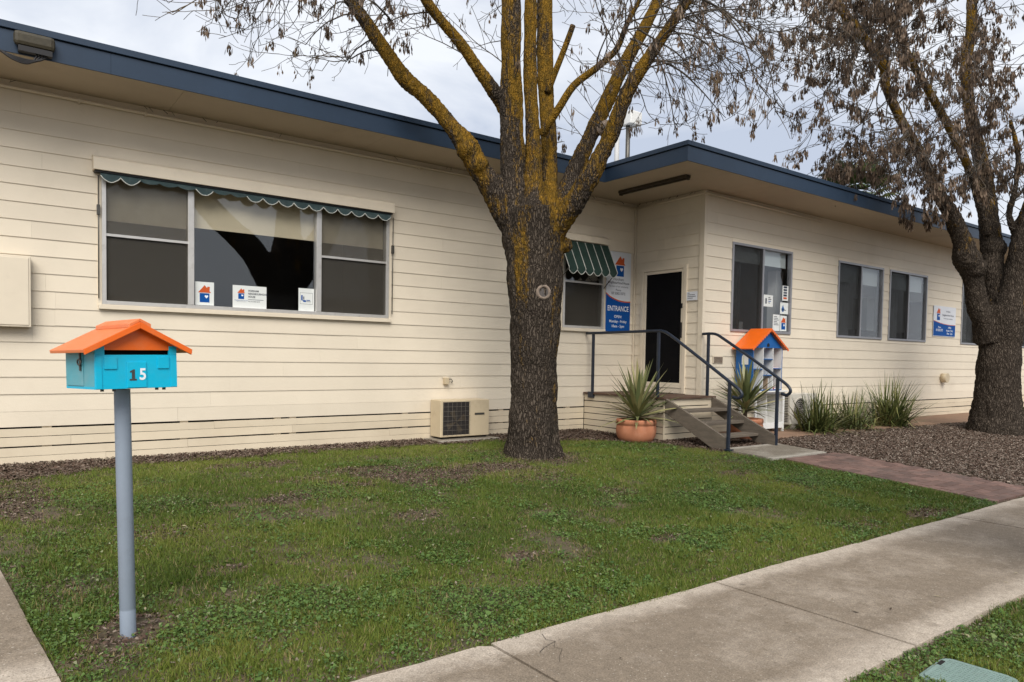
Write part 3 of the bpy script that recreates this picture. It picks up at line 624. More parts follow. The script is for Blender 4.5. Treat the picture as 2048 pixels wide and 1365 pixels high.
for i in range(n):
    vs = []; k = 9
    for j in range(k):
        t = j/(k-1); x = xa+(i+t)*w_; s_ = math.sin(math.pi*t)
        vs += [(x, yt, zt), (x, (yt+yb_)/2+.008*s_, (zt+zb_)/2), (x, yb_, zb_), (x, yb_+.006, zb_-.03-.065*s_)]
    ca.add(vs, [(4*j+q, 4*j+4+q, 4*j+5+q, 4*j+1+q) for j in range(k-1) for q in range(3)], True)
    cp.tube([(xa+(i+j/(k-1))*w_, yb_+.002, zb_-.032-.065*math.sin(math.pi*j/(k-1))) for j in range(k)], .006, 5)
for i in range(n+1): cp.tube([(xa+i*w_, yt-.006, zt), (xa+i*w_, yb_-.006, zb_), (xa+i*w_, yb_-.002, zb_-.03)], .0065, 5)
ca.build('canopy', greenc, a2); cp.build('canopy_trim', pipem, a2)
for x in (xa+.01, xb-.01): MB().tube([(x, D1-.05, 2.45), (x, yb_+.01, zb_)], .007, 6).build('awning_arm', silver, a2)
MB().add([(xb, yt, zt), (xb, yb_, zb_), (xb, D1-.13, zb_+.1)], [(0, 1, 2)]).build('side_panel', greenc, a2)
# little wall fixtures that belong to the building
vt = holder('wall_vent', bld)
B(9.87, D2-.032, 1.18, 10.13, D2-.02, 1.295).build('vent_frame', trimm, vt)
for k in range(5): B(9.885, D2-.036, 1.19+k*.02, 10.115, D2-.031, 1.203+k*.02).build('louvre', deckm, vt)
tp_ = holder('tap_box', bld)
B(5.555, D1-.085, .805, 5.63, D1-.02, .905).build('cover', acm, tp_, .006); MB().tube([(5.64, D1-.03, .88), (5.68, D1-.06, .88), (5.70, D1-.06, .85), (5.68, D1-.06, .83)], .008, 6).build('spout', silver, tp_)
B(5.54, D1-.028, .90, 5.68, D1-.022, .925).build('back_plate', trimm, tp_)
fl = holder('flue_cap', bld)
MB().tube([(18.52, D2-.02, .90), (18.52, D2-.15, .90)], [.11, .115], 14).build('cap', rustm if False else acm, fl)
mbx = thing('meter_box', 'cream metal meter box on the wall at the left edge', 'meter box', (0, 0, 0))
B(-.75, D1-.15, 1.455, .455, D1-.022, 2.19).build('cabinet', trimm, mbx, .006); B(-.73, D1-.158, 1.475, .435, D1-.1505, 2.17).build('cabinet_door', trimm, mbx, .003)

# entrance deck, part of the building
dk = holder('deck', bld)
DZ = .648
nb = 13
for i in range(nb):
    y0 = 7.345+i*(D1-.03-7.345)/nb; y1 = y0+(D1-.03-7.345)/nb-.005
    B(8.36, y0, DZ-.028, (XC-.05 if y0 > D2-.03 else 9.60), y1, DZ).build('deck_board', deckm, dk)
zz = [(.512, .612), (.405, .497), (.300, .393), (.195, .287), (.090, .183), (-.05, .077)]
for za, zb in zz:
    B(8.395, 7.40, za, 8.413, D1-.03, zb).build('skirt_slat', slatm, dk)
    B(8.395, 7.382, za, 9.56, 7.40, zb).build('skirt_slat', slatm, dk)
B(8.385, 7.372, -.05, 8.42, 7.381, .612).build('corner_strip', slatm, dk)
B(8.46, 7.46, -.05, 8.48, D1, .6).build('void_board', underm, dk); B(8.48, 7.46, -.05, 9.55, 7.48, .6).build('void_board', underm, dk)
B(9.0, 8.15, DZ+.001, 9.5, 8.85, DZ+.013).build('door_mat', rustm, dk)

# steps
st = thing('timber_steps', 'weathered grey timber steps with open risers up to the entrance deck', 'steps', (8.98, 6.8, -.03))
def rel(o): o.location = Vector(o.location)-Vector((8.98, 6.8, -.03)); return o
for x in (8.40, 9.52):
    rel(MB().prism([(7.37, .64), (7.37, .42), (6.42, -.06), (6.20, -.06), (6.20, .12)], 'x', x, x+.048).build('stringer', grey_t, st, .004))
for k, (y, z) in enumerate(((7.00, .475), (6.74, .303), (6.48, .13))):
    rel(B(8.449, y-.0, z-.04, 9.519, y+.27, z).build('tread', grey_t, st, .004))

# hand rails
def handrail(lab, x, top, posts, plate=True):
    h = thing('handrail', lab, 'handrail', (x, 6.8, 0), 0, 'handrails of the entrance steps'); o = Vector((x, 6.8, 0))
    P = [Vector(p)-o for p in top]
    MB().tube(smooth_path(P, 5), .023, 10).build('rail', rail, h)
    for y, za, zb, rr in posts:
        B(-.02, y-6.8-.02, za, .02, y-6.8+.02, zb).build('post', rail, h, .004)
    return h
hl = handrail('left navy steel handrail running along the deck edge and down the steps', 8.40,
   [(8.40, 9.15, 1.655), (8.40, 8.3, 1.66), (8.40, 7.6, 1.665), (8.40, 7.46, 1.66), (8.40, 7.30, 1.60), (8.40, 6.8, 1.30), (8.40, 6.2, .93), (8.40, 6.03, .815), (8.40, 6.0, .745), (8.40, 6.06, .71), (8.40, 6.14, .725)],
   [(8.98, .60, 1.64, 0), (7.52, .60, 1.645, 0), (6.20, -.03, .92, 0)])
B(-.05, 2.12, .56, -.012, 2.24, .66).build('bracket', rail, hl); B(-.05, -.66, -.03, .05, -.56, -.012).build('foot_plate', rail, hl)
hr = handrail('right navy steel handrail beside the little book house', 9.545,
   [(9.545, 7.60, 1.655), (9.545, 7.45, 1.66), (9.545, 7.33, 1.645), (9.545, 7.2, 1.58), (9.545, 6.7, 1.29), (9.545, 6.2, .985), (9.545, 6.03, .87), (9.545, 5.985, .79), (9.545, 6.04, .735), (9.545, 6.13, .75)],
   [(7.48, .64, 1.645, 0), (6.20, -.03, .97, 0)])

# ------------------------------------------------------------------ lettering helper
def text(body, size, mt, par, M4, align='CENTER', name='lettering', offset=0, sx=1):
    cu = bpy.data.curves.new('t', 'FONT'); cu.body = body; cu.size = size; cu.align_x = align; cu.align_y = 'CENTER'; cu.offset = offset*size; cu.resolution_u = 3
    o = bpy.data.objects.new('t', cu); C.objects.link(o); bpy.context.view_layer.update()
    me = bpy.data.meshes.new_from_object(o); bpy.data.objects.remove(o); me.name = name
    me.materials.clear(); me.materials.append(mt)
    for v in me.vertices: v.co.x *= sx
    q = bpy.data.objects.new(name, me); C.objects.link(q); q.parent = par; q.matrix_local = M4; return q
FACE = Matrix.Rotation(R(90), 4, 'X')       # text standing up, facing -Y
def flat(par, pts, mt, y, name):             # polygon standing in the XZ plane at local y
    return MB().add([(p[0], y, p[1]) for p in pts], [tuple(range(len(pts)))]).build(name, mt, par)
def T(x, y, z): return Matrix.Translation((x, y, z)) @ FACE
def house_logo(par, cx, z, s, y, chim=1):    # red gabled roof over a blue block with a white heart; z = bottom, s = height
    flat(par, [(cx-.36*s, z+.56*s), (cx+.36*s, z+.56*s), (cx, z+s)], signo, y, 'logo_roof')
    flat(par, [(cx+.13*s, z+.80*s), (cx+.27*s, z+.66*s), (cx+.29*s, z+.92*s), (cx+.15*s, z+.92*s)], signo, y-.0004, 'logo_chimney')
    flat(par, [(cx-.27*s, z), (cx+.27*s, z), (cx+.27*s, z+.53*s), (cx-.27*s, z+.53*s)], signb, y, 'logo_block')
    h = [(16*math.sin(t)**3, 13*math.cos(t)-5*math.cos(2*t)-2*math.cos(3*t)-math.cos(4*t)) for t in np.linspace(0, 2*math.pi, 24, endpoint=False)]
    flat(par, [(cx+.10*s+a*s*.0062, z+.34*s+b*s*.0068) for a, b in h], textw, y-.0006, 'logo_heart')

# entrance sign
es = thing('entrance_sign', 'tall white and blue ENTRANCE sign with a red and blue house logo beside the door', 'sign', (9.155, D1-.034, 1.71))
flat_w, H = .605, 1.41
B(-flat_w/2, 0, 0, flat_w/2, .006, H).build('board', signw, es)
cv = [(-flat_w/2, .66), (-.2, .60), (-.1, .565), (0, .54), (.1, .528), (.2, .525), (flat_w/2, .53)]
flat(es, [(-flat_w/2, 0), (flat_w/2, 0)]+cv[::-1], signb, -.001, 'blue_panel')
flat(es, cv+[(a, b+.022) for a, b in cv[::-1]], signo, -.0012, 'red_swoosh')
house_logo(es, .03, .98, .36, -.0015)
text('Horsham', .07, inkm, es, T(0, -.002, .925)); text('Neighbourhood House', .062, inkm, es, T(0, -.002, .865), offset=.006, sx=.92)
text('The heart of our community', .042, inkg, es, T(0, -.002, .80)); text('Phone:', .05, inkm, es, T(0, -.002, .735), offset=.008); text('03 5382 5572', .062, inkm, es, T(0, -.002, .675), offset=.008)
text('ENTRANCE', .128, textw, es, T(0, -.002, .405), offset=.012, sx=.80); text('OPEN:', .068, textw, es, T(0, -.002, .265), offset=.012)
text('Monday - Friday', .066, textw, es, T(0, -.002, .180), offset=.010); text('10am - 5pm', .066, textw, es, T(0, -.002, .095), offset=.010)
# wall sign on the wing
s2 = thing('wall_sign', 'small white and blue information sign between the wing windows', 'sign', (18.525, D2-.034, 1.885))
B(-.595, 0, 0, .595, .006, .715).build('board', signw, s2)
cv = [(-.595, .36), (-.4, .33), (-.2, .305), (0, .288), (.2, .278), (.4, .277), (.595, .28)]
flat(s2, [(-.585, .012), (.585, .012)]+[(a*.983, b) for a, b in cv[::-1]], signb, -.001, 'blue_panel')
flat(s2, cv+[(a, b+.012) for a, b in cv[::-1]], signo, -.0012, 'red_swoosh')
house_logo(s2, -.34, .38, .29, -.0015)
text('Horsham', .062, inkg, s2, T(.17, -.002, .60)); text('Neighbourhood House', .066, inkg, s2, T(.17, -.002, .51), offset=.005); text('The heart of our community', .042, inkg, s2, T(.17, -.002, .43))
text('Phone', .06, textw, s2, T(-.27, -.002, .215), offset=.012); text('03 5382 5572', .075, textw, s2, T(-.27, -.002, .145), offset=.012, sx=.85)
text('OPEN:', .06, textw, s2, T(.28, -.002, .215), offset=.012); text('Monday - Friday', .065, textw, s2, T(.28, -.002, .145), offset=.012, sx=.85); text('10am - 5pm', .065, textw, s2, T(.28, -.002, .075), offset=.012)
# small notice by the door (faces -X)
nt_ = thing('door_notice', 'small white notice on the wall right of the dark door', 'notice', (XC-.03, 7.85, 2.22))
B(-.004, -.11, 0, 0, .11, .145).build('board', signw, nt_)
for k, (a, b) in enumerate(((.09, .05), (.09, -.06), (.09, -.08), (.09, -.02))): B(-.0055, b, .117-.028*k, -.0045, a, .125-.028*k).build('text_line', inkm, nt_)

# posters behind the glass
def poster(lab, x0, x1, z0, z1, y, fn, rz=0):
    p = thing('poster', lab, 'poster', ((x0+x1)/2, y, z0), 0, 'papers stuck inside the windows')
    w_, h_ = x1-x0, z1-z0; B(-w_/2, 0, 0, w_/2, .001, h_).build('sheet', paper, p); fn(p, w_, h_); p.rotation_euler = (0, R(rz), 0); return p
poster('paper sheet with large house logo in the left corner of the big window', 2.10, 2.315, 1.79, 2.07, D1+.006, lambda p, w_, h_: house_logo(p, 0, .035, h_*.74, -.0012))
def fp2(p, w_, h_):
    house_logo(p, -.105, h_*.40, h_*.47, -.0012)
    for k, tt in enumerate(('HORSHAM', 'NEIGHBOURHOOD', 'HOUSE')): text(tt, .034, inkm, p, T(-.02, -.0015, h_*.78-.037*k), 'LEFT', offset=.02, sx=.8)
    flat(p, [(-.02, h_*.385), (.17, h_*.385), (.17, h_*.405), (-.02, h_*.405)], inkg, -.0015, 'text_line'); text('PH: 03 5382 5572', .02, inkm, p, T(-.02, -.0015, h_*.31), 'LEFT')
    text('Neighbourhood House', .017, signb, p, T(-.105, -.0015, h_*.34)); text('the heart of our community', .010, inkg, p, T(-.105, -.0015, h_*.28))
poster('wide paper sheet with small logo and block lettering in the big window', 2.535, 2.95, 1.78, 2.06, D1+.006, fp2)
def fp3(p, w_, h_):
    for a in ((-.085, .10, .085, .103), (-.085, .245, .085, .248)): flat(p, [(a[0], a[1]), (a[2], a[1]), (a[2], a[3]), (a[0], a[3])], inkg, -.0012, 'rule')
    for a in ((-.085, -.082), (.082, .085)): flat(p, [(a[0], .10), (a[1], .10), (a[1], .248), (a[0], .248)], inkg, -.0013, 'rule')
    flat(p, [(-.07, .15), (-.05, .14), (-.05, .215), (-.07, .215)], signb, -.0012, 'logo_mark'); flat(p, [(-.045, .13), (-.005, .125), (-.005, .15), (-.045, .155)], signb, -.0012, 'logo_mark'); flat(p, [(-.042, .16), (-.028, .158), (-.028, .198), (-.042, .198)], inkg, -.0012, 'logo_mark')
    flat(p, [(.0, .146), (.05, .146), (.05, .156), (.0, .156)], signb, -.0015, 'text_line'); flat(p, [(.0, .130), (.06, .130), (.06, .137), (.0, .137)], inkg, -.0015, 'text_line')
poster('upright paper sheet with thin ruled border in the right of the big window', 3.365, 3.575, 1.775, 2.08, D1+.006, fp3)
YP = D2+.003
def lines(p, w_, h_, n=5, top=.85):
    for k in range(n): flat(p, [(-w_*.35, h_*(top-.1*k)), (w_*(.1+.25*((k*7) % 3)/2), h_*(top-.1*k)), (w_*(.1+.25*((k*7) % 3)/2), h_*(top-.1*k)+.012), (-w_*.35, h_*(top-.1*k)+.012)], inkg, -.0012, 'text_line')
poster('white flyer with figure and text left in the first wing window', 11.29, 11.57, 2.21, 2.42, YP, lambda p, w_, h_: (flat(p, [(-.09, .05), (-.05, .05), (-.05, .15), (-.09, .15)], inkm, -.0012, 'figure'), [flat(p, [(0, z), (w, z), (w, z+.014), (0, z+.014)], c, -.0012, 'text_line') for z, w, c in ((.155, .06, inkm), (.125, .09, inkm), (.09, .08, signb), (.06, .05, inkg))]))
def strip(p, w_, h_):
    for k, c in enumerate((signo, inkm, inkg, inkm, inkm)): flat(p, [(-.06, .03+.05*k), (.05, .03+.05*k), (.05, .065+.05*k), (-.06, .065+.05*k)], c, -.0012, 'photo')
poster('tall strip of small photographs in the first wing window', 11.86, 12.05, 2.345, 2.62, YP, strip)
poster('white flyer with a blue drop emblem in the first wing window', 11.80, 12.06, 2.10, 2.31, YP, lambda p, w_, h_: (flat(p, [(-.06, .04), (-.02, .04), (.0, .09), (-.04, .17), (-.08, .09)], blue, -.0012, 'emblem'), lines(p, w_, h_, 2, .4)))
poster('plain typed page low in the first wing window', 11.585, 11.80, 1.785, 2.08, YP, lambda p, w_, h_: lines(p, w_, h_, 6))
poster('paper with house logo low in the corner of the first wing window', 11.815, 12.02, 1.785, 2.07, YP, lambda p, w_, h_: house_logo(p, 0, .03, h_*.8, -.0012))

# ------------------------------------------------------------------ letterbox
lb = thing('letterbox', 'turquoise house-shaped letterbox with orange roof and number 15 on a grey post', 'letterbox', (.585, 3.925, -.165))
q = Vector((0, 0, 1)).rotation_difference(Vector((-.021, .016, 1.22)).normalized()) @ Matrix.Rotation(R(14), 3, 'Z').to_quaternion()
lb.rotation_mode = 'QUATERNION'; lb.rotation_quaternion = q
pm = MB().lathe([(.0365, -.05), (.0365, .105), (.0355, .11), (.0355, .12), (.0365, .122), (.0365, 1.20)], 24).build('post', postm, lb)
bx = holder('box', lb); w2, d2, zb, zt = .186, .166, 1.208, 1.408
# hollow box: panels
B(-w2, -d2, zb, w2, d2, zb+.012).build('floor_panel', cyan, bx)
B(-w2, -d2, zb+.012, -w2+.012, d2, zt).build('side_panel', cyan_shade, bx); B(w2-.012, -d2, zb+.012, w2, d2, zt).build('side_panel', cyan, bx)
B(-w2+.012, d2-.012, zb+.012, w2-.012, d2, zt).build('back_panel', cyan, bx)
fr_ = MB(); fr_.box(-w2, -d2-.012, zb, w2, -d2-.0005, zt-.042); fr_.box(-w2, -d2-.012, zt-.042, -w2+.042, -d2-.0005, zt); fr_.box(w2-.038, -d2-.012, zt-.042, w2, -d2-.0005, zt)
fr_.build('front_panel', cyan, bx, .0015)
B(-w2+.012, -d2+.04, zb+.012, w2-.012, -d2+.05, zt).build('inner_flap', dark, bx)
for a in ((-w2+.038, zt-.108, .055, .056), (w2-.095, zt-.108, .055, .056)): B(a[0], -d2-.018, a[1], a[0]+a[2], -d2-.0115, a[1]+a[3]).build('raised_block', cyan, bx, .0015)
B(-.05, -d2-.018, zb+.004, .038, -d2-.0115, zb+.125).build('number_plate', cyan, bx, .0015)
B(w2-.032, -d2-.016, zb+.002, w2-.002, -d2-.0118, zt-.05).build('edge_strip', cyan, bx, .001); B(-w2+.002, -d2-.016, zb+.002, -w2+.028, -d2-.0118, zt-.05).build('edge_strip', cyan, bx, .001)
MB().add([(a-.024, -d2-.0195, b+zb+.064) for a, b in ((-.016, -.026), (.016, -.026), (.016, -.019), (.008, -.018), (.008, .026), (.002, .026), (-.014, .018), (-.014, .011), (-.006, .013), (-.006, -.018), (-.016, -.019))], [tuple(range(11))]).build('numeral', silver, bx); text('5', .075, textw, bx, T(.020, -d2-.0195, zb+.064), offset=.025, name='numeral', sx=.9)
B(-w2-.004, -.05, zb+.015, -w2-.0005, d2-.02, zt-.01).build('side_door', cyan_shade, bx, .001)
la = MB().tube([(-w2-.012, -.03+.022*math.cos(t), zt-.075+.014*math.sin(t)) for t in np.linspace(0, 2*math.pi, 14)], .0035, 6)
la.box(-w2-.012, -.036, zt-.115, -w2-.003, -.026, zt-.03); la.build('hasp', silver, bx)
for x, y in ((-.14, -.12), (-.10, -.15), (.10, -.14), (.13, -.15)): B(x, y, zb-.012, x+.012, y+.012, zb).build('bolt', silver, bx)
ro = holder('gable_roof', lb); hw, zr, ze, yf, yk = .243, 1.517, 1.390, -d2-.055, d2+.04; th = .016
for s_ in (-1, 1):
    MB().prism([(0, zr), (s_*hw, ze), (s_*(hw-.004), ze-th), (0, zr-th*1.1)] if s_ > 0 else [(0, zr), (0, zr-th*1.1), (s_*(hw-.004), ze-th), (s_*hw, ze)], 'y', yf+.0145, yk).build('roof_slope', orange_sheen, ro, .003)
    MB().prism([(0, zr+.002), (s_*(hw+.002), ze+.002), (s_*(hw-.002), ze-th-.008), (0, zr-th*1.1-.010)] if s_ > 0 else [(0, zr+.002), (0, zr-th*1.1-.010), (s_*(hw-.002), ze-th-.008), (s_*(hw+.002), ze+.002)], 'y', yf, yf+.014).build('barge_board', orange, ro, .002)
    MB().prism([(0, zr+.019), (s_*.05, zr-.006), (s_*.05, zr-.026), (0, zr+.003)] if s_ > 0 else [(0, zr+.019), (0, zr+.003), (s_*.05, zr-.026), (s_*.05, zr-.006)], 'y', yf+.004, yk-.04).build('ridge_board', orange_sheen, ro, .003)
tri = lambda y0, y1: MB().prism([(-w2-.012, ze-.002), (w2+.012, ze-.002), (w2+.012, ze+.022), (0, zr-th-.002), (-w2-.012, ze+.022)], 'y', y0, y1)
tri(-d2-.010, -d2+.004).build('gable_panel', orange, ro); tri(d2-.012, d2).build('gable_panel', orange, ro)

# ------------------------------------------------------------------ little book house on its white stand
bs = thing('white_stand', 'white painted wooden stand with scalloped apron under the book house', 'stand', (10.95, 7.42, -.005))
for x in (-.41, .40):
    for y in (-.17, .14): B(x, y, -.03, x+.04, y+.035, .70).build('leg', whitep, bs, .003)
B(-.46, -.21, .70, .48, .2, .725).build('top_board', whitep, bs, .003)
MB().prism([(-.37, .70), (.40, .70), (.40, .63), (.37, .65), (.33, .672), (-.30, .672), (-.34, .65), (-.37, .63)], 'y', -.168, -.15).build('apron', whitep, bs)
B(-.37, -.165, .07, .40, -.148, .17).build('bottom_rail', whitep, bs); B(-.41, -.13, .10, .44, .15, .12).build('shelf', whitep, bs); B(.0, -.10, .12, .018, .14, .69).build('divider', whitep, bs)
B(-.37, .145, .07, .40, .158, .14).build('bottom_rail', whitep, bs); B(.405, -.13, .12, .42, .14, .70).build('end_panel', whitep, bs)
bh = thing('book_house', 'blue doll-house book box with orange scalloped roof and white shelves', 'book box', (10.86, 7.42, .725))
W_, Dp, Hh = .425, .17, .73
B(-W_, -Dp, 0, -W_+.016, Dp, Hh).build('side_wall', blue, bh); B(W_-.016, -Dp, 0, W_, Dp, Hh).build('side_wall', blue, bh)
B(-W_+.016, Dp-.012, .014, W_-.016, Dp, Hh).build('back_wall', whitep, bh); B(-W_+.016, -Dp, 0, W_-.016, Dp, .014).build('base_board', blue, bh)
x1_, x2_ = -.135, .150
for a in (-W_+.0165, W_-.0205): B(a, -Dp+.002, .0145, a+.004, Dp-.0125, Hh).build('lining', whitep, bh)
B(x1_-.006, -Dp, .014, x1_+.006, Dp-.012, Hh).build('divider', whitep, bh); B(x2_-.006, -Dp, .014, x2_+.006, Dp-.012, Hh).build('divider', whitep, bh)
for a, b, z in ((-W_+.016, x1_-.006, .36), (x1_+.006, x2_-.006, .53), (x1_+.006, x2_-.006, .255), (x2_+.006, W_-.016, .37)): B(a, -Dp+.004, z, b, Dp-.012, z+.012).build('shelf', blue, bh)
for y0, y1, z0, z1, nm in ((-.08, .05, .44, .62, 'arched_window'), (-.08, .05, .10, .24, 'arched_window')):
    pts = [(y0, z0), (y1, z0)]+[((y0+y1)/2+(y1-y0)/2*math.cos(t), z1-.06+.06*math.sin(t)) for t in np.linspace(0, math.pi, 8)]
    MB().add([(-W_-.002, a, b) for a, b in pts], [tuple(range(len(pts)))[::-1]]).build(nm, whitep, bh)
MB().prism([(-W_, Hh), (W_, Hh), (0, Hh+.31)], 'y', -Dp+.004, -Dp+.02).build('gable_panel', blue, bh)
MB().prism([(-.035, Hh+.02), (.035, Hh+.02), (.035, Hh+.06), (0, Hh+.085), (-.035, Hh+.06)], 'y', -Dp+.001, -Dp+.0035).build('gable_opening', dark, bh)
rz_ = Hh+.335; he = .52; ze_ = Hh-.015
for s_ in (-1, 1):
    P = [(0, rz_), (s_*he, ze_), (s_*he, ze_-.018), (0, rz_-.02)]
    MB().prism(P if s_ > 0 else P[::-1], 'y', -Dp-.06, Dp+.02).build('roof_slope', orange, bh, .002)
    sc = MB()
    for k in range(10):
        t0, t1 = k/10, (k+1)/10; tm = (t0+t1)/2
        f_ = lambda t, d: (s_*he*t, rz_-.02+(ze_-.018-rz_+.02)*t-d)
        sc.prism([f_(t0, 0), f_(t1, 0), f_(t1, .01), f_(tm, .035), f_(t0, .01)], 'y', -Dp-.06, -Dp-.052)
    sc.build('scalloped_trim', orange, bh)
def book(x, z, w_, h_, col, lab, lean=0, y=-.07):
    m_ = MATS.get(col); o = thing('book', lab, 'book', (10.86+x, 7.42+y, .725+z), 0, 'books in the book house')
    B(-w_/2, -.07, 0, w_/2, .07, h_).build('cover', m_, o, .002); B(-w_/2+.003, -.0715, .004, w_/2-.003, -.0705, h_-.004).build('pages', paper, o); o.rotation_euler = (0, R(lean), 0)
mat('book_green', (.12, .2, .03), .5); mat('book_red', (.45, .08, .05), .5); mat('book_dark', (.03, .035, .05), .5); mat('book_tan', (.42, .3, .2), .5)
book(-.39, .374, .03, .13, 'book_green', 'green book on the left upper shelf of the book house', 8)
book(-.105, .544, .03, .16, 'book_dark', 'dark book on the top centre shelf of the book house', -3)
book(.06, .015, .02, .20, 'book_tan', 'thin tan book on the bottom centre shelf of the book house', 2)
book(.185, .015, .03, .15, 'book_dark', 'dark book on the bottom right shelf of the book house', 6)
o = thing('book', 'red book lying flat on the right upper shelf of the book house', 'book', (10.86+.28, 7.36, .725+.383)); B(-.09, -.07, 0, .09, .07, .02).build('cover', MATS['book_red'], o); B(-.085, -.072, .004, .085, -.0705, .016).build('pages', paper, o)
o = thing('book', 'red book lying flat at the bottom right of the book house', 'book', (10.86+.31, 7.36, .725+.015)); B(-.06, -.07, 0, .06, .07, .03).build('cover', MATS['book_red'], o); B(-.055, -.072, .005, .055, -.0705, .025).build('pages', paper, o)

# ------------------------------------------------------------------ air conditioners
ac = thing('air_conditioner', 'old cream air conditioner with wire grille on a concrete pad beside the tree', 'air conditioner', (5.76, 9.0, .05))
B(-.43, -.14, 0, -.02+.43+.01, .15, .535).build('casing', acm, ac, .008)
B(-.39, -.1425, .03, .06, -.1405, .51).build('fan_recess', finm, ac)
fan = MB()
for k in range(4):
    t = k*math.pi/2+.5; c_, s_ = math.cos(t), math.sin(t); fan.add([(-.165, -.146, .22), (-.165+.17*c_-.04*s_, -.147, .22+.17*s_+.04*c_), (-.165+.17*c_+.06*s_, -.144, .22+.17*s_-.06*c_)], [(0, 1, 2)])
fan.build('fan', rustm, ac)
wg = MB(); mat('dark_wire', (.17, .15, .125), .6, .2)
for k in range(7): wg.tube([(-.39+.45*k/6, -.158, .02), (-.39+.45*k/6, -.158, .515)], .0016, 5)
for k in range(8): wg.tube([(-.40, -.161, .03+.48*k/7), (.07, -.161, .03+.48*k/7)], .0016, 5)
wg.build('wire_grille', MATS['dark_wire'], ac)
B(.16, -.145, .31, .33, -.1405, .34).build('badge', silver, ac)
for x in (-.38, .32): B(x, -.12, -.03, x+.06, .12, 0).build('foot', dark, ac)
tag(B(5.22, 8.68, -.06, 6.25, 9.14, .022).build('ac_pad', padm), kind='structure')
a2_ = thing('air_conditioner', 'pale split-system air conditioner half hidden behind the strappy plants', 'air conditioner', (12.1, 7.46, .09))
B(-.42, -.14, 0, .42, .14, .56).build('casing', acw, a2_, .01)
for k in range(16): B(-.425, -.10, .05+k*.03, -.4205, .11, .062+k*.03).build('side_louvre', finm, a2_)
rg = MB().tube([(-.12+.2*math.cos(t), -.146, .28+.2*math.sin(t)) for t in np.linspace(0, 2*math.pi, 28)], .006, 6)
for k in range(1, 6): rg.tube([(-.12+.036*k*math.cos(t), -.146, .28+.036*k*math.sin(t)) for t in np.linspace(0, 2*math.pi, 22)], .003, 5)
rg.build('fan_grille', acw, a2_); MB().lathe([(.001, 0), (.19, 0)], 28).build('fan_recess', finm, a2_).matrix_local = Matrix.Translation((-.12, -.1415, .28)) @ Matrix.Rotation(R(90), 4, 'X')
for x in (-.36, .26): B(x, -.16, -.09, x+.1, .16, 0).build('foot', padm, a2_)

# ------------------------------------------------------------------ things on the roof and fascia
jb = thing('junction_box', 'weathered olive cable junction box on the navy fascia', 'junction box', (.46, 8.298, 4.12))
B(-.165, -.09, -.06, .165, 0, .075).build('cover', olive, jb, .035); B(-.13, -.075, -.11, .14, 0, -.06).build('terminal_block', cablem, jb)
for k in range(4):
    MB().tube(smooth_path([(.12-.03*k, -.04, -.09), (.02-.02*k, -.05, -.17-.012*k), (-.17, -.05, -.17-.01*k), (-.36, -.03, -.10+.004*k), (-.6, .0, -.02)], 5), .009, 6).build('cable', cablem, jb)
lt = thing('batten_light', 'long dark rusty light fitting on the porch soffit', 'light fitting', (8.6, 7.9, ZT))
B(-.055, -.71, -.045, .055, .71, 0).build('tray', rustm, lt, .005); MB().tube([(0, -.68, -.055), (0, .68, -.055)], .017, 8).build('tube', rustm, lt); B(-.03, -.715, -.075, .03, -.68, -.045).build('lamp_holder', rustm, lt); B(-.03, .68, -.075, .03, .715, -.045).build('lamp_holder', rustm, lt)
an = thing('antenna_box', 'white antenna box on a thin grey mast above the roof', 'antenna', (10.215, 10.06, 4.27))
MB().tube([(0, 0, 0), (0, 0, 1.60)], .045, 12).build('mast', silver, an); B(-.09, -.16, 1.50, .22, .13, 1.76).build('box', whitep, an, .02); MB().tube([(-.06, 0, 1.6), (-.06, 0, 1.95)], .02, 8).build('stub', silver, an)
fl_ = thing('flue_pipe', 'pale metal flue pipe on the roof behind the tree limb', 'pipe', (10.04, 10.18, 4.27))
MB().tube([(0, 0, 0), (0, 0, 1.55)], .05, 12).build('pipe', ltgrey, fl_); MB().lathe([(.001, 1.70), (.1, 1.62), (.1, 1.58), (.05, 1.55)], 14).build('cowl', ltgrey, fl_)

# pit lid in the nature strip
pl_ = thing('pit_lid', 'grey-green plastic service pit lid set in the grass by the footpath', 'pit lid', (3.70, 1.36, -.240))
def rrect(w_, h_, r_, n=5):
    o = []
    for cx, cy, a in ((w_-r_, h_-r_, 0), (-w_+r_, h_-r_, 90), (-w_+r_, -h_+r_, 180), (w_-r_, -h_+r_, 270)):
        for k in range(n+1): t = R(a+90*k/n); o.append((cx+r_*math.cos(t), cy+r_*math.sin(t)))
    return o
MB().prism(rrect(.178, .165, .05), 'z', -.05, .0).build('rim', pitm, pl_, .004); MB().prism(rrect(.160, .147, .042), 'z', .0002, .008).build('lid', pitm, pl_, .003)
kb = MB()
for i in range(12):
    for j in range(11): kb.box(-.138+i*.0235, -.128+j*.0235, .008, -.138+i*.0235+.013, -.128+j*.0235+.013, .0115)
kb.build('tread_pattern', pitm, pl_); B(.03, .128, .0085, .09, .145, .0125).build('key_slot', dark, pl_); pl_.rotation_euler = (0, 0, R(4))
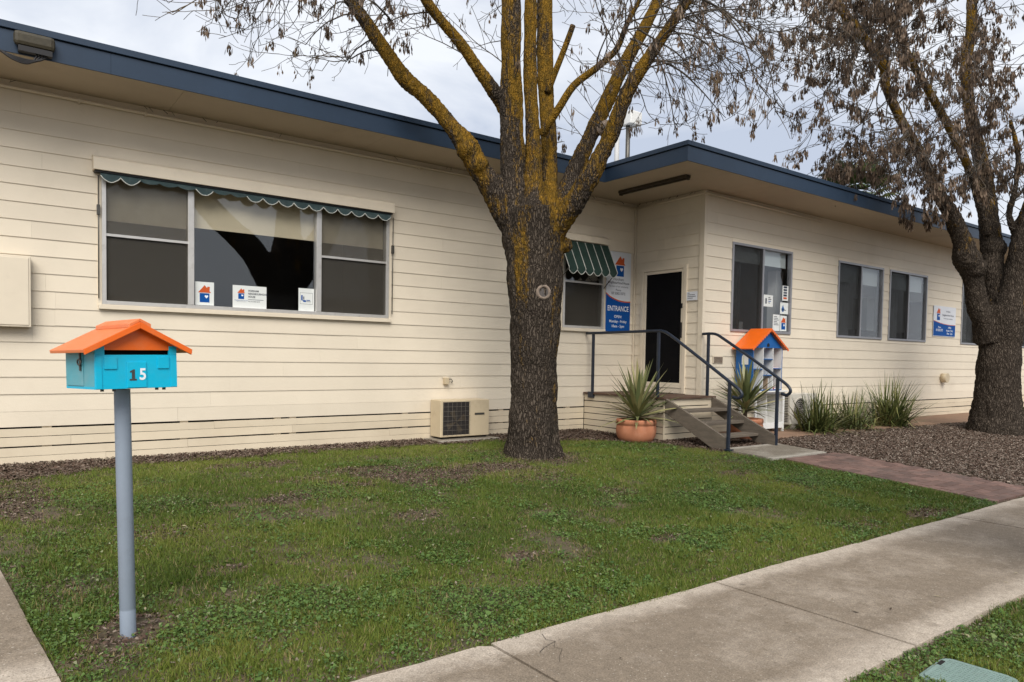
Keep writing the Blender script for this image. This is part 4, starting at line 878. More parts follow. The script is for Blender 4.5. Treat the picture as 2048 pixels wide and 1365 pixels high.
# ==PART2==
MAIN=[
  ('trunk',[(5.675,7.141,-0.112,0.385),(5.671,7.15,0.016,0.351),(5.667,7.159,0.143,0.313),(5.679,7.159,0.335,0.309),(5.687,7.17,0.717,0.297),(5.696,7.181,1.093,0.293),(5.717,7.195,1.725,0.325),(5.716,7.219,2.228,0.357),(5.714,7.234,2.534,0.373),(5.707,7.255,2.853,0.417),(5.704,7.267,3.076,0.404)]),
  ('L1',[(5.519,7.401,2.977,0.242),(5.341,7.477,3.217,0.193),(5.195,7.528,3.423,0.15),(5.06,7.569,3.596,0.131),(4.927,7.611,3.816,0.142),(4.731,7.702,4.075,0.105),(4.454,7.857,4.41,0.093),(4.228,7.968,4.612,0.099),(4.019,8.069,4.904,0.086),(3.818,8.166,5.209,0.081),(3.629,8.253,5.481,0.074),(3.418,8.358,5.808,0.068),(3.163,8.501,6.249,0.056),(2.911,8.642,6.683,0.039)]),
  ('L2',[(5.439,7.456,4.234,0.076),(5.292,7.441,4.416,0.082),(5.147,7.423,4.55,0.081),(4.921,7.47,4.795,0.07),(4.713,7.503,5.02,0.067),(4.462,7.568,5.256,0.063),(4.267,7.59,5.451,0.059),(4.039,7.642,5.773,0.052),(3.807,7.7,6.171,0.04)]),
  ('T1',[(5.496,7.317,2.962,0.253),(5.439,7.343,3.209,0.189),(5.434,7.337,3.581,0.17),(5.41,7.347,4.014,0.157),(5.391,7.353,4.414,0.157),(5.381,7.351,4.812,0.137),(5.372,7.35,5.239,0.137),(5.363,7.349,5.664,0.131),(5.334,7.366,6.149,0.118),(5.287,7.401,6.754,0.099),(5.23,7.444,7.356,0.074)]),
  ('T2',[(5.651,7.177,2.961,0.215),(5.682,7.214,3.222,0.152),(5.705,7.263,3.612,0.121),(5.723,7.32,4.069,0.102),(5.731,7.383,4.498,0.096),(5.749,7.443,5.059,0.09),(5.783,7.491,5.593,0.091),(5.823,7.535,6.131,0.085),(5.89,7.565,6.804,0.072),(5.973,7.583,7.483,0.052)]),
  ('T3',[(5.902,7.266,3.006,0.22),(5.987,7.308,3.333,0.143),(6.048,7.37,3.691,0.112),(6.088,7.452,4.152,0.112),(6.112,7.552,4.74,0.113),(6.153,7.64,5.344,0.121),(6.206,7.724,6.065,0.115),(6.28,7.79,6.714,0.102),(6.366,7.853,7.51,0.076)]),
  ('R1',[(5.966,7.19,2.939,0.174),(6.166,7.256,3.274,0.146),(6.366,7.32,3.581,0.129),(6.556,7.262,4.022,0.118),(6.736,7.208,4.422,0.107),(6.923,7.151,4.845,0.102),(7.145,7.071,5.327,0.096),(7.368,6.987,5.76,0.085),(7.544,6.936,6.13,0.078),(7.777,6.851,6.699,0.067),(8.013,6.77,7.411,0.049)]),
  ('R2',[(5.818,7.106,2.783,0.229),(5.89,6.869,2.994,0.165),(5.966,6.633,3.288,0.14),(6.067,6.479,3.614,0.117),(6.156,6.334,3.952,0.105),(6.254,6.189,4.406,0.093),(6.387,6.013,4.756,0.081),(6.545,5.818,5.118,0.07),(6.7,5.625,5.462,0.064),(6.851,5.435,5.81,0.053),(7.074,5.198,6.299,0.037)]),
  ('S1',[(6.058,7.454,4.72,0.046),(6.102,7.389,4.919,0.043),(6.194,7.294,5.254,0.039),(6.269,7.211,5.561,0.036)]),
  ('S2',[(5.81,7.234,4.066,0.057),(5.812,7.159,4.155,0.057),(5.895,7.028,4.357,0.05),(6.013,6.875,4.632,0.047),(6.192,6.673,4.824,0.043),(6.353,6.484,5.037,0.037),(6.414,6.374,5.324,0.031),(6.498,6.246,5.588,0.024),(6.6,6.108,5.922,0.018)]),
]
RIGHT=[
  ('trunk',[(15.853,5.509,-0.271,0.52),(15.847,5.522,-0.087,0.495),(15.866,5.523,0.243,0.437),(15.874,5.538,0.689,0.393),(15.89,5.546,1.126,0.369),(15.925,5.541,1.573,0.359),(15.913,5.57,2.009,0.408),(15.916,5.583,2.348,0.437)]),
  ('RL',[(15.786,5.653,1.764,0.311),(15.617,5.705,2.048,0.212),(15.425,5.774,2.33,0.192),(15.304,5.794,2.715,0.172),(15.161,5.83,3.077,0.209),(15.017,5.859,3.255,0.218),(14.904,5.867,3.516,0.165),(14.725,5.928,3.83,0.159),(14.538,5.992,4.102,0.13),(14.287,6.108,4.454,0.111),(14.061,6.208,4.858,0.101),(13.872,6.275,5.148,0.092),(13.611,6.4,5.533,0.082),(13.361,6.519,5.959,0.082),(13.184,6.579,6.292,0.077),(13.122,6.547,6.48,0.081),(12.874,6.658,6.796,0.08),(12.559,6.823,7.168,0.08),(12.197,7.027,7.624,0.075),(11.929,7.157,8.023,0.061),(11.588,7.35,8.59,0.044)]),
  ('RM',[(15.952,5.541,2.009,0.33),(15.944,5.627,2.594,0.234),(15.927,5.716,3.085,0.195),(15.963,5.757,3.384,0.206),(16.006,5.791,3.665,0.197),(16.011,5.861,4.085,0.177),(16.047,5.906,4.489,0.158),(16.044,5.984,4.973,0.149),(15.994,6.104,5.598,0.129),(15.914,6.254,6.396,0.11),(15.929,6.338,7.29,0.105),(16.063,6.322,7.942,0.1),(16.124,6.358,8.565,0.096),(16.228,6.373,9.395,0.081),(16.366,6.371,10.432,0.051)]),
  ('RR',[(15.893,5.465,2.101,0.328),(15.909,5.387,2.578,0.249),(15.893,5.329,2.953,0.21),(15.876,5.271,3.306,0.19),(15.858,5.214,3.683,0.17),(15.886,5.128,4.151,0.15),(15.997,4.987,4.793,0.131),(16.182,4.8,5.616,0.102),(16.328,4.646,6.521,0.083),(16.472,4.493,7.417,0.064),(16.541,4.404,8.484,0.046)]),
  ('RS',[(15.75,5.772,3.751,0.087),(15.541,5.824,4.212,0.077),(15.229,5.971,5.046,0.077),(14.783,6.216,5.865,0.076),(14.378,6.421,6.485,0.071),(14.022,6.585,6.983,0.07),(13.795,6.646,7.327,0.065),(13.51,6.749,7.664,0.065),(13.234,6.839,7.868,0.064),(12.92,6.971,8.357,0.045)]),
  ('RT',[(15.903,5.385,3.244,0.077),(15.853,5.344,3.708,0.067),(15.673,5.395,4.07,0.057),(15.675,5.315,4.524,0.047),(15.633,5.276,5.159,0.047),(15.427,5.358,5.783,0.037)]),
]
# ------------------------------------------------------------------ trees
def catmull(L, k):
    P = [np.array(p) for p in L]; o = []
    for i in range(len(P)-1):
        a, b, c, d = P[max(i-1, 0)], P[i], P[i+1], P[min(i+2, len(P)-1)]
        for j in range(k):
            t = j/k; o.append(.5*((2*b)+(c-a)*t+(2*a-5*b+4*c-d)*t*t+(3*b-3*c+d-a)*t**3))
    o.append(P[-1]); return o
def trunk_mesh(limbs, voxel, mt, parent, knobs=(), roots=(), ridge=.016):
    m_ = MB(); thin = MB()
    for nm, L in limbs:
        Q = catmull(L, 4); tgt = m_ if L[0][3] > .07 else thin
        n = 20 if tgt is m_ else 8
        rr = [max(q[3], .006) for q in Q]
        if tgt is m_: rr = [r_*(1+.06*mnoise.noise(Vector((q[0]*2.5, q[1]*2.5, q[2]*2.5)))) for r_, q in zip(rr, Q)]
        tgt.tube([q[:3] for q in Q], rr, n, True)
    for (x, y, z, r_) in knobs:
        m_.lathe([(r_*math.sin(math.pi*i/8)+1e-4, -r_*math.cos(math.pi*i/8)) for i in range(9)], 12, (x, y, z))
    for P, rr in roots: m_.tube(P, rr, 10)
    me = m_.mesh('tmp'); o = bpy.data.objects.new('tmp', me); C.objects.link(o)
    md = o.modifiers.new('r', 'REMESH'); md.mode = 'VOXEL'; md.voxel_size = voxel
    sm = o.modifiers.new('s', 'SMOOTH'); sm.iterations = 2; sm.factor = .5
    dg = bpy.context.evaluated_depsgraph_get(); ev = o.evaluated_get(dg)
    me2 = bpy.data.meshes.new_from_object(ev); bpy.data.objects.remove(o)
    n = len(me2.vertices); co = np.empty(n*3, np.float32); me2.vertices.foreach_get('co', co); co = co.reshape(-1, 3)
    no = np.empty(n*3, np.float32); me2.vertex_normals.foreach_get('vector', no); no = no.reshape(-1, 3)
    d = np.empty(n)
    for i in range(n):
        x, y, z = co[i]
        wv = mnoise.noise(Vector((x*5, y*5, z*5)))*.035
        dd = mnoise.voronoi(Vector(((x+wv)*24, (y+wv)*24, (z+wv*2)*4.6)))[0]
        d[i] = ridge*(min(dd[1]-dd[0], .5)*2-.5) + .02*mnoise.noise(Vector((x*3.3, y*3.3, z*3.3)))
    sc = np.clip(1-(co[:, 2]-3.2)/3.5, .35, 1)
    co = co+no*(d*sc)[:, None]
    me2.vertices.foreach_set('co', co.astype(np.float32).ravel()); me2.polygons.foreach_set('use_smooth', np.ones(len(me2.polygons), bool)); me2.update()
    me2.materials.clear(); me2.materials.append(mt); me2.name = 'trunk'
    t = bpy.data.objects.new('trunk', me2); C.objects.link(t); t.parent = parent; t.matrix_local = parent.matrix_basis.inverted()
    if thin.v:
        q = thin.build('limb', mt, parent); q.matrix_local = parent.matrix_basis.inverted()
    return t
class Twigs:
    """fine branches as three- or four-sided tubes plus hanging clusters of winged seeds"""
    def __init__(s, seed, rmin=.0032, k0=.6, k1=.3, floor=lambda p: -9): s.rmin = rmin; s.k0 = k0; s.k1 = k1; s.floor = floor; s.r = random.Random(seed); s.mb = MB(); s.seedP = []; s.nodes = []
    def grow(s, p, d, L, r, level, droop):
        rr = s.r; n = max(4, int(L/.09)) if level < 2 else max(3, int(L/.06)); st = L/n; p = Vector(p); d = Vector(d).normalized(); P = [p.copy()]; kids = []
        cv = Vector((rr.uniform(-1, 1), rr.uniform(-1, 1), rr.uniform(-1, 1)))*.06
        for i in range(n):
            t = i/n
            g = Vector((0, 0, 1))*((-droop if t < .55 else droop*1.25)*(st/.09))
            d = (d+g+cv+Vector((rr.gauss(0, 1), rr.gauss(0, 1), rr.gauss(0, 1)))*.075).normalized()
            if p.z < s.floor(p) and d.z < .3: d.z = .35; d.normalize()
            p = p+d*st; P.append(p.copy())
            if level < 2 and i > 0 and rr.random() < (s.k0 if level == 0 else s.k1): kids.append((p.copy(), d.copy(), 1-t))
        rads = [max(r*(1-.7*i/n), s.rmin) for i in range(n+1)]
        s.mb.tube(P, rads, 5 if level == 0 else 3, False, True)
        for (kp, kd, f_) in kids:
            ax = kd.orthogonal().normalized(); ax.rotate(Matrix.Rotation(rr.uniform(0, 6.28), 3, kd))
            nd = (kd*.75+ax*.75)
            s.grow(kp, nd, L*(.28+.3*rr.random())*(.6+.5*f_), r*.5, level+1, droop*1.1)
        s.nodes.append((P[-1], d.copy(), level))
        if level > 0 and len(P) > 3: s.nodes.append((P[len(P)//2], d.copy(), level))
    def cluster(s, p, n, size=1.):
        rr = s.r; s.mb.tube([p, p+Vector((rr.uniform(-.01, .01), rr.uniform(-.01, .01), -.05*size))], .0022, 3, False)
        for k in range(n):
            a = rr.uniform(0, 6.283); t = rr.random(); top = p+Vector((math.cos(a)*.022*rr.random()*size, math.sin(a)*.022*rr.random()*size, -.008-.055*t*size))
            dr = Vector((math.cos(a)*.3*rr.random(), math.sin(a)*.3*rr.random(), -1)).normalized(); l = (.032+.016*rr.random())*size; w_ = .0056*size*(.8+.5*rr.random())
            sd_ = dr.cross(Vector((math.cos(a*3+k), math.sin(a*3+k), .1))).normalized()
            s.seedP.append((top, dr, l, sd_, w_))
    def build(s, parent, seedmat):
        o = s.mb.build('crown', twigm, parent); o.matrix_local = parent.matrix_basis.inverted(); o['kind'] = 'stuff'
        if s.seedP:
            k = len(s.seedP); V = np.zeros((k, 4, 3)); 
            for i, (tp_, dr, l, sd_, w_) in enumerate(s.seedP):
                V[i, 0] = tp_; V[i, 1] = tp_+dr*l*.6+sd_*w_; V[i, 2] = tp_+dr*l; V[i, 3] = tp_+dr*l*.6-sd_*w_
            q = np_mesh('seed_clusters', V.reshape(-1, 3), np.arange(4*k), 4, seedmat, np.repeat(rs.rand(k//8+1), 8)[:k]*.7+rs.rand(k)*.3, parent)
            q.matrix_local = parent.matrix_basis.inverted(); q['kind'] = 'stuff'
seedm = tintmat('seed_brown', [(0, (.028, .019, .013)), (.45, (.10, .068, .045)), (.8, (.23, .165, .118)), (.93, (.34, .26, .20)), (1, (.09, .09, .035))], .8, .2, .2)

# main tree in the lawn
t1 = thing('ash_tree', 'large bare ash tree with lichen-orange limbs standing in the lawn', 'tree', (5.68, 7.15, -.02))
bpy.context.view_layer.update()
roots = []
for a, l in ((200, .42), (260, .40), (310, .45), (350, .38), (60, .4), (130, .4)):
    c_, s_ = math.cos(R(a)), math.sin(R(a)); roots.append(([(5.68+.2*c_, 7.15+.2*s_, .42), (5.68+.28*c_, 7.15+.28*s_, .10), (5.68+(l-.06)*c_, 7.15+(l-.06)*s_, -.08)], [.10, .085, .06]))
knob = [(4.92, 7.60, 3.80, .155), (5.03, 7.52, 3.62, .13), (6.76, 7.12, 4.31, .10), (6.02, 7.0, 2.66, .10)]
trunk_mesh([(nm, [(a[0], a[1], a[2], a[3]*(.93 if nm[0] in 'TR' else 1)) for a in L]) for nm, L in MAIN], .017, bark1, t1, knob, roots)
# sawn branch stub on the trunk
sb = holder('stub', t1); sb.location = (0, 0, 0)
sd_ = Vector((-.38, -.92, .05)).normalized(); c0 = Vector((5.60, 6.895, 2.03))-Vector(t1.location)
Q = sd_.to_track_quat('Z', 'Y').to_matrix().to_4x4()
def orient(o, loc, Q): o.matrix_local = Matrix.Translation(loc) @ Q; return o
orient(MB().lathe([(.15, -.14), (.115, -.06), (.100, -.02), (.092, .006), (.080, .016), (.064, .013), (.058, .0)], 22).build('callus_ring', woodm, sb), c0, Q)
orient(MB().lathe([(.060, .001), (.04, .004), (.001, .002)], 20).build('cut_face', cutm, sb), c0, Q)
sb2 = orient(MB().lathe([(.10, -.12), (.085, .0), (.078, .02), (.05, .026), (.001, .02)], 16).build('sawn_end', woodm, t1), Vector((6.78, 7.06, 4.33))-Vector(t1.location), Vector((.35, -.85, .25)).normalized().to_track_quat('Z', 'Y').to_matrix().to_4x4())
T1 = Twigs(21, .0036, .55, .26, lambda p: 4.95 if p.x < 5.3 else 4.35); rr = T1.r
def starts(limbs, names, lo, hi, n):
    o = []
    D = dict(limbs)
    for k in range(n):
        nm = rr.choice(names); L = catmull(D[nm], 4); i = rr.randrange(int(len(L)*lo), max(int(len(L)*hi), int(len(L)*lo)+1)); a = L[i]; b = L[min(i+1, len(L)-1)]; c = L[max(i-1, 0)]
        t = Vector((b-c)[:3]).normalized(); ax = t.orthogonal().normalized(); ax.rotate(Matrix.Rotation(rr.uniform(0, 6.28), 3, t))
        o.append((Vector(a[:3]), (t*.55+ax*.85).normalized(), a[3]))
    return o
for p, d, r_ in starts(MAIN, ['L1', 'L1', 'L2'], .62, 1, 26): T1.grow(p, d, rr.uniform(.8, 1.9), .011, 0, .055)
for p, d, r_ in starts(MAIN, ['L1', 'L2', 'T1'], .4, .7, 9): T1.grow(p, d, rr.uniform(.5, 1.1), .008, 0, .04)
for p, d, r_ in starts(MAIN, ['R1', 'R2', 'R2', 'S2'], .5, 1, 46): T1.grow(p, d, rr.uniform(.8, 1.8), .011, 0, .05)
for p, d, r_ in starts(MAIN, ['R1', 'R2', 'S2', 'T3'], .3, .6, 14): T1.grow(p, d, rr.uniform(.4, 1.0), .007, 0, .03)
for p, d, r_ in starts(MAIN, ['T1', 'T2', 'T3'], .7, 1, 16): T1.grow(p, d, rr.uniform(.8, 2.), .011, 0, .05)
# boughs that sweep left and right out of the crown above the frame and hang into view
for P0, P1, L_ in (((4.0, 8.0, 5.9), (-.86, .1, -.14), 2.5), ((3.7, 8.1, 5.6), (-.9, .2, .02), 2.4), ((3.4, 8.2, 6.1), (-.8, -.2, -.28), 2.4), ((4.3, 7.8, 5.7), (-.8, -.35, -.10), 2.0), ((3.2, 8.4, 6.1), (-.75, .0, -.45), 2.0), ((4.0, 7.9, 5.2), (-.55, -.5, .1), 1.5),
                    ((3.9, 8.0, 5.5), (-.8, -.1, -.2), 2.2), ((3.0, 8.4, 6.2), (-.9, -.3, -.3), 1.9), ((7.2, 6.2, 5.9), (.8, -.5, -.18), 2.3), ((7.4, 6.5, 6.0), (.9, -.1, -.2), 2.3), ((7.0, 5.8, 5.6), (.7, -.55, -.1), 2.0), ((7.5, 6.6, 6.3), (.75, -.4, -.35), 2.3), ((6.9, 6.1, 5.5), (.85, -.2, -.05), 1.9), ((7.3, 6.0, 6.2), (.8, -.6, -.35), 2.2), ((6.7, 6.6, 5.3), (.9, -.3, -.1), 1.6),
                    ((7.0, 6.8, 5.6), (.95, -.1, -.25), 2.0), ((6.6, 6.2, 4.9), (.85, -.4, .0), 1.5)):
    T1.grow(P0, P1, L_, .014, 0, .045)
for p, d, l in T1.nodes:
    if p.z < 3.9 and p.x < 8: continue
    if rr.random() < (.11 if p.x < 5.2 else .11): T1.cluster(p, rr.randint(5, 22), 1.75*rr.uniform(.65, 1.25))
T1.build(t1, seedm)

# tree at the right edge, heavy with seed
t2 = thing('ash_tree', 'ash tree at the right edge thick with hanging brown seed clusters', 'tree', (15.88, 5.55, -.08))
bpy.context.view_layer.update()
roots = []
for a, l in ((190, .66), (235, .62), (280, .66), (330, .6), (30, .6), (110, .6)):
    c_, s_ = math.cos(R(a)), math.sin(R(a)); roots.append(([(15.86+.28*c_, 5.53+.28*s_, .5), (15.86+.36*c_, 5.53+.36*s_, .12), (15.86+(l-.12)*c_, 5.53+(l-.12)*s_, -.13)], [.14, .11, .08]))
trunk_mesh(RIGHT, .022, bark2, t2, [(15.06, 5.80, 3.2, .22), (15.16, 5.74, 3.05, .2), (15.95, 5.72, 3.5, .22)], roots, .02)
T2 = Twigs(5, .0048, .5, .22, lambda p: 3.75 if p.x < 14.2 else 4.75); rr = T2.r
for p, d, r_ in starts(RIGHT, ['RL', 'RL', 'RM', 'RS', 'RR', 'RS'], .45, 1, 100): T2.grow(p, d, rr.uniform(.8, 1.9), .013, 0, .05)
for p, d, r_ in starts(RIGHT, ['RM', 'RR', 'RL', 'RT'], .3, .55, 16): T2.grow(p, d, rr.uniform(.4, 1.0), .010, 0, .03)
for P0, P1, L_ in (((13.0, 6.5, 6.4), (-.6, -.1, -.75), 2.2), ((13.1, 6.4, 6.0), (-.5, .2, -.8), 2.0), ((13.6, 6.2, 5.6), (-.7, -.2, -.55), 1.9), ((13.3, 6.3, 5.9), (-.3, -.2, -.9), 2.1), ((13.9, 6.0, 5.2), (-.7, .0, -.5), 1.6), ((12.6, 6.7, 6.9), (-.8, -.1, -.5), 2.3), ((12.5, 6.8, 7.2), (-.9, -.2, -.25), 2.4), ((13.0, 6.6, 6.6), (-.9, -.3, -.15), 2.2),
                    ((12.6, 6.6, 7.0), (-.85, -.4, -.1), 2.2), ((13.8, 6.1, 5.4), (-.9, -.2, .05), 1.8), ((14.4, 5.9, 5.6), (-.2, -.4, -.8), 1.6), ((15.0, 5.6, 6.0), (-.1, -.4, -.8), 1.8), ((15.6, 5.2, 5.6), (.1, -.4, -.8), 1.5), ((16.0, 4.9, 5.8), (.2, -.3, -.8), 1.8), ((14.8, 5.8, 6.6), (-.5, -.3, -.5), 2.0), ((16.2, 4.8, 6.4), (.2, -.3, -.6), 2.0),
                    ((15.9, 5.9, 5.2), (-.5, -.6, -.1), 1.6), ((15.9, 6.0, 6.2), (-.7, -.5, .05), 2.0), ((15.9, 6.3, 7.0), (-.6, -.6, .1), 2.0), ((15.4, 5.4, 4.6), (-.3, -.5, .5), 1.3), ((15.85, 5.2, 4.6), (.1, -.5, .6), 1.4)):
    for k in range(2): T2.grow(P0, (Vector(P1)+Vector((rr.gauss(0, .2), rr.gauss(0, .2), rr.gauss(0, .15)))), L_*rr.uniform(.75, 1.05), .013, 0, .03)
nh = len(T2.nodes)
for P0, P1, L_ in (((13.35, 6.1, 5.3), (-.25, .0, -1), 1.5), ((13.2, 6.15, 5.2), (-.15, .05, -1), 1.3), ((13.0, 6.2, 5.4), (-.3, .1, -1), 1.4), ((13.7, 6.05, 5.2), (-.05, -.1, -1), 1.2)):
    T2.grow(P0, P1, L_, .010, 0, .0)
for p, d, l in T2.nodes[nh:]: T2.cluster(p, rr.randint(10, 24), 2.0)
for p, d, l in T2.nodes:
    if p.z < 3.6 or (p.x > 14.3 and p.z < 4.6): continue
    gap = mnoise.noise(Vector((p.x*1.1, p.y*1.1, p.z*1.1)))
    if rr.random() < .62+1.3*gap: T2.cluster(p, rr.randint(6, 26), 2.2*rr.uniform(.6, 1.25))
T2.build(t2, seedm)

# street tree on the nature strip (outside the frame, mirrored in the big window)
t3 = thing('street_tree', 'thick street tree seen only as a dark reflection in the big window', 'tree', (6.05, .75, -.26))
bpy.context.view_layer.update()
ST = [('trunk', [(6.05, .75, -0.30, .75), (6.05, .75, 0.10, .6), (6.08, .75, 1.20, .55), (6.06, .76, 2.70, .58), (6.05, .75, 3.20, .55)]),
      ('a', [(5.90, .75, 2.80, .4), (5.30, .8, 3.70, .3), (4.40, .5, 4.60, .26), (3.70, .1, 5.70, .2), (3.20, -.8, 7.30, .1)]),
      ('b', [(6.10, .75, 3.00, .4), (6.20, .75, 4.10, .33), (6.20, .6, 5.70, .25), (6.10, .2, 8.00, .12)]),
      ('c', [(6.20, .75, 2.90, .4), (7.00, .8, 4.10, .3), (7.90, .6, 5.70, .2), (8.90, .1, 7.50, .1)])]
trunk_mesh(ST, .05, bark2, t3)
# houses across the road, mirrored in the windows
mat('brick_wall', (.26, .13, .09), .9, .2, 6); mat('tile_roof', (.12, .08, .07), .8, .2, 5); mat('dark_pane', (.02, .025, .03), .1, .05)
for i, (x, wd, hh, lab) in enumerate(((2, 13, 3.0, 'red brick house across the road reflected low in the big window'), (20, 15, 3.2, 'wide brick house across the road reflected in the wing windows'), (40, 16, 3.4, 'far brick house across the road reflected in the wing windows'))):
    h = thing('brick_house', lab, 'house', (x, -24, -.36)); B(-wd/2, -8, 0, wd/2, 0, hh).build('wall', MATS['brick_wall'], h)
    r_ = MB().add([(-wd/2-.6, .6, hh), (wd/2+.6, .6, hh), (wd/2+.6, -8.6, hh), (-wd/2-.6, -8.6, hh), (-wd/2+3, -4, hh+2.2), (wd/2-3, -4, hh+2.2)], [(0, 1, 5, 4), (1, 2, 5), (2, 3, 4, 5), (3, 0, 4)]).build('roof', MATS['tile_roof'], h)
    B(wd/4, -4.3, hh+1.2, wd/4+.7, -3.6, hh+3).build('chimney', MATS['brick_wall'], h)
    for k in (-.3, .3):
        f_ = B(k*wd-.9, .001, .9, k*wd+.9, .05, 2.2).build('window', whitep, h); B(k*wd-.8, .051, 1.0, k*wd+.8, .06, 2.1).build('pane', MATS['dark_pane'], h)
    B(-.5, .001, 0, .5, .05, 2.1).build('door', deckm, h)
hed = thing('hedge_tree', 'dark round tree across the road mirrored in the wing windows', 'tree', (26, -14, -.36))
MB().tube([(0, 0, 0), (0, 0, 2.2)], [.25, .2], 8).build('trunk', twigm, hed)
k = 9000; V = rs.normal(size=(k, 3)); V /= np.linalg.norm(V, axis=1)[:, None]; V *= (rs.rand(k)**.4)[:, None]*np.array([2.6, 2.6, 2.2]); V += [0, 0, 3.6]
q = rs.normal(size=(k, 3, 3))*.12; np_mesh('crown', (V[:, None, :]+q).reshape(-1, 3), np.arange(3*k), 3, tintmat('hedge_leaf', [(0, (.02, .035, .012)), (1, (.07, .10, .03))], .6), rs.rand(k), hed)['kind'] = 'stuff'

# fan palm behind the building
pa = thing('fan_palm', 'green fan palm rising behind the roof near the right tree', 'tree', (27.1, 14.5, 0))
MB().tube([(0, 0, 0), (.05, 0, 3), (0, 0, 7.5)], [.28, .24, .22], 12).build('trunk', twigm, pa)
palmm = tintmat('palm_leaf', [(0, (.03, .045, .012)), (.6, (.075, .105, .03)), (1, (.16, .17, .05))], .5)
pv = []; pt_ = []; rn = random.Random(9)
for i in range(46):
    az = rn.uniform(0, 6.283); el = rn.uniform(-.7, 1.2); st_l = rn.uniform(.7, 1.2); d = Vector((math.cos(az)*math.cos(el), math.sin(az)*math.cos(el), math.sin(el)))
    c_ = Vector((0, 0, 7.5))+d*st_l; sd1 = d.cross(Vector((0, 0, 1))).normalized(); up = sd1.cross(d)
    pv += [Vector((0, 0, 7.5))+sd1*.02, c_+sd1*.02, c_-sd1*.02]; pt_.append(.3)
    tn = rn.random()
    for k in range(26):
        a = R(-105+210*k/25); q = (d*math.cos(a)+sd1*math.sin(a)).normalized(); l = .95*(.75+.25*math.cos(a))*rn.uniform(.85, 1.05); w_ = up.cross(q).normalized()*.035
        tip = c_+q*l-Vector((0, 0, .28*l*rn.uniform(.6, 1.4)))
        mid = c_+q*l*.55
        pv += [c_, mid+w_, mid-w_]; pt_.append(tn); pv += [mid+w_, tip, mid-w_]; pt_.append(min(1, tn+.15*rn.random()))
np_mesh('crown', np.array([tuple(v) for v in pv]), np.arange(len(pv)), 3, palmm, np.array(pt_), pa)['kind'] = 'stuff'

# ------------------------------------------------------------------ potted spiky plants
def strap_leaf(L, w_, bend, fold=.25, n=7):
    m_ = MB(); vs = []
    for i in range(n+1):
        t = i/n; ww = w_*(.55+.9*t if t < .4 else 1.05*(1-((t-.4)/.6)**1.6)+.0)*.5+.0008
        y = L*t; z = -bend*L*t*t
        vs += [(-ww, y, z+fold*ww), (0, y, z), (ww, y, z+fold*ww)]
    fs = []
    for i in range(n): fs += [(3*i, 3*i+1, 3*i+4, 3*i+3), (3*i+1, 3*i+2, 3*i+5, 3*i+4)]
    return m_.add(vs, fs, True)
yl = bpy.data.materials.new('variegated_leaf'); yl.use_nodes = True; t_ = yl.node_tree; b_ = t_.nodes['Principled BSDF']
oi = N(t_, 'ShaderNodeObjectInfo'); rp = N(t_, 'ShaderNodeValToRGB'); e_ = rp.color_ramp.elements; e_[0].color = (.08, .105, .04, 1); e_[1].color = (.40, .36, .17, 1); x_ = e_.new(.5); x_.color = (.19, .20, .08, 1)
t_.links.new(oi.outputs['Random'], rp.inputs['Fac']); t_.links.new(rp.outputs['Color'], b_.inputs['Base Color']); b_.inputs['Roughness'].default_value = .42
def yucca(lab, loc, n, seed, scale, hubs=((0, 0, 0),)):
    y = thing('spiky_plant', lab, 'plant', loc); rn = random.Random(seed)
    meshes = []
    for L, w_, bd in ((.72, .056, .05), (.68, .058, .09), (.64, .056, .15), (.56, .05, .28)):
        m_ = strap_leaf(L, w_, bd).mesh('leaf'); m_.materials.append(yl); meshes.append(m_)
    for i in range(n):
        k = i/n; el = R(86-84*k**.80+rn.uniform(-7, 7)); az = i*2.39996+rn.uniform(-.2, .2); h = hubs[i % len(hubs)]
        me_ = meshes[min(3, int(k*4))]
        o = bpy.data.objects.new('leaf', me_); C.objects.link(o); o.parent = y
        o.matrix_local = Matrix.Translation((h[0], h[1], h[2]+.10*(1-k))) @ Matrix.Rotation(az, 4, 'Z') @ Matrix.Rotation(el, 4, 'X') @ Matrix.Rotation(rn.uniform(-.3, .3), 4, 'Y') @ Matrix.Scale(scale*rn.uniform(.82, 1.12), 4)
    MB().tube([(0, 0, -.12), (0, 0, .12)], [.035, .03], 8).build('stem', twigm, y); return y
def bowl(lab, loc, r_, h_):
    p = thing('terracotta_pot', lab, 'pot', loc)
    MB().lathe([(.001, 0), (r_*.70, 0), (r_*.82, h_*.06), (r_*.95, h_*.25), (r_, h_*.5), (r_*.975, h_*.72), (r_*.955, h_*.78), (r_*1.0, h_*.80), (r_*1.0, h_*.96), (r_*.97, h_), (r_*.86, h_), (r_*.84, h_*.93), (r_*.86, h_*.8)], 40).build('bowl', terra, p)
    MB().lathe([(r_*.86, h_*.84), (r_*.4, h_*.87), (.001, h_*.86)], 24).build('soil', soilm, p); return p
bowl('wide terracotta bowl planter on the mulch left of the steps', (8.03, 7.60, -.03), .305, .345)
yucca('spiky variegated plant in the bowl planter left of the steps', (8.05, 7.60, .30), 74, 3, 1.12)
bowl('terracotta pot mostly hidden behind the timber steps', (9.96, 7.02, -.04), .27, .34)
yucca('spiky variegated plant behind the right handrail next to the book house', (9.93, 7.02, .38), 84, 8, 1.0, ((0, 0, 0), (.06, .05, .06)))

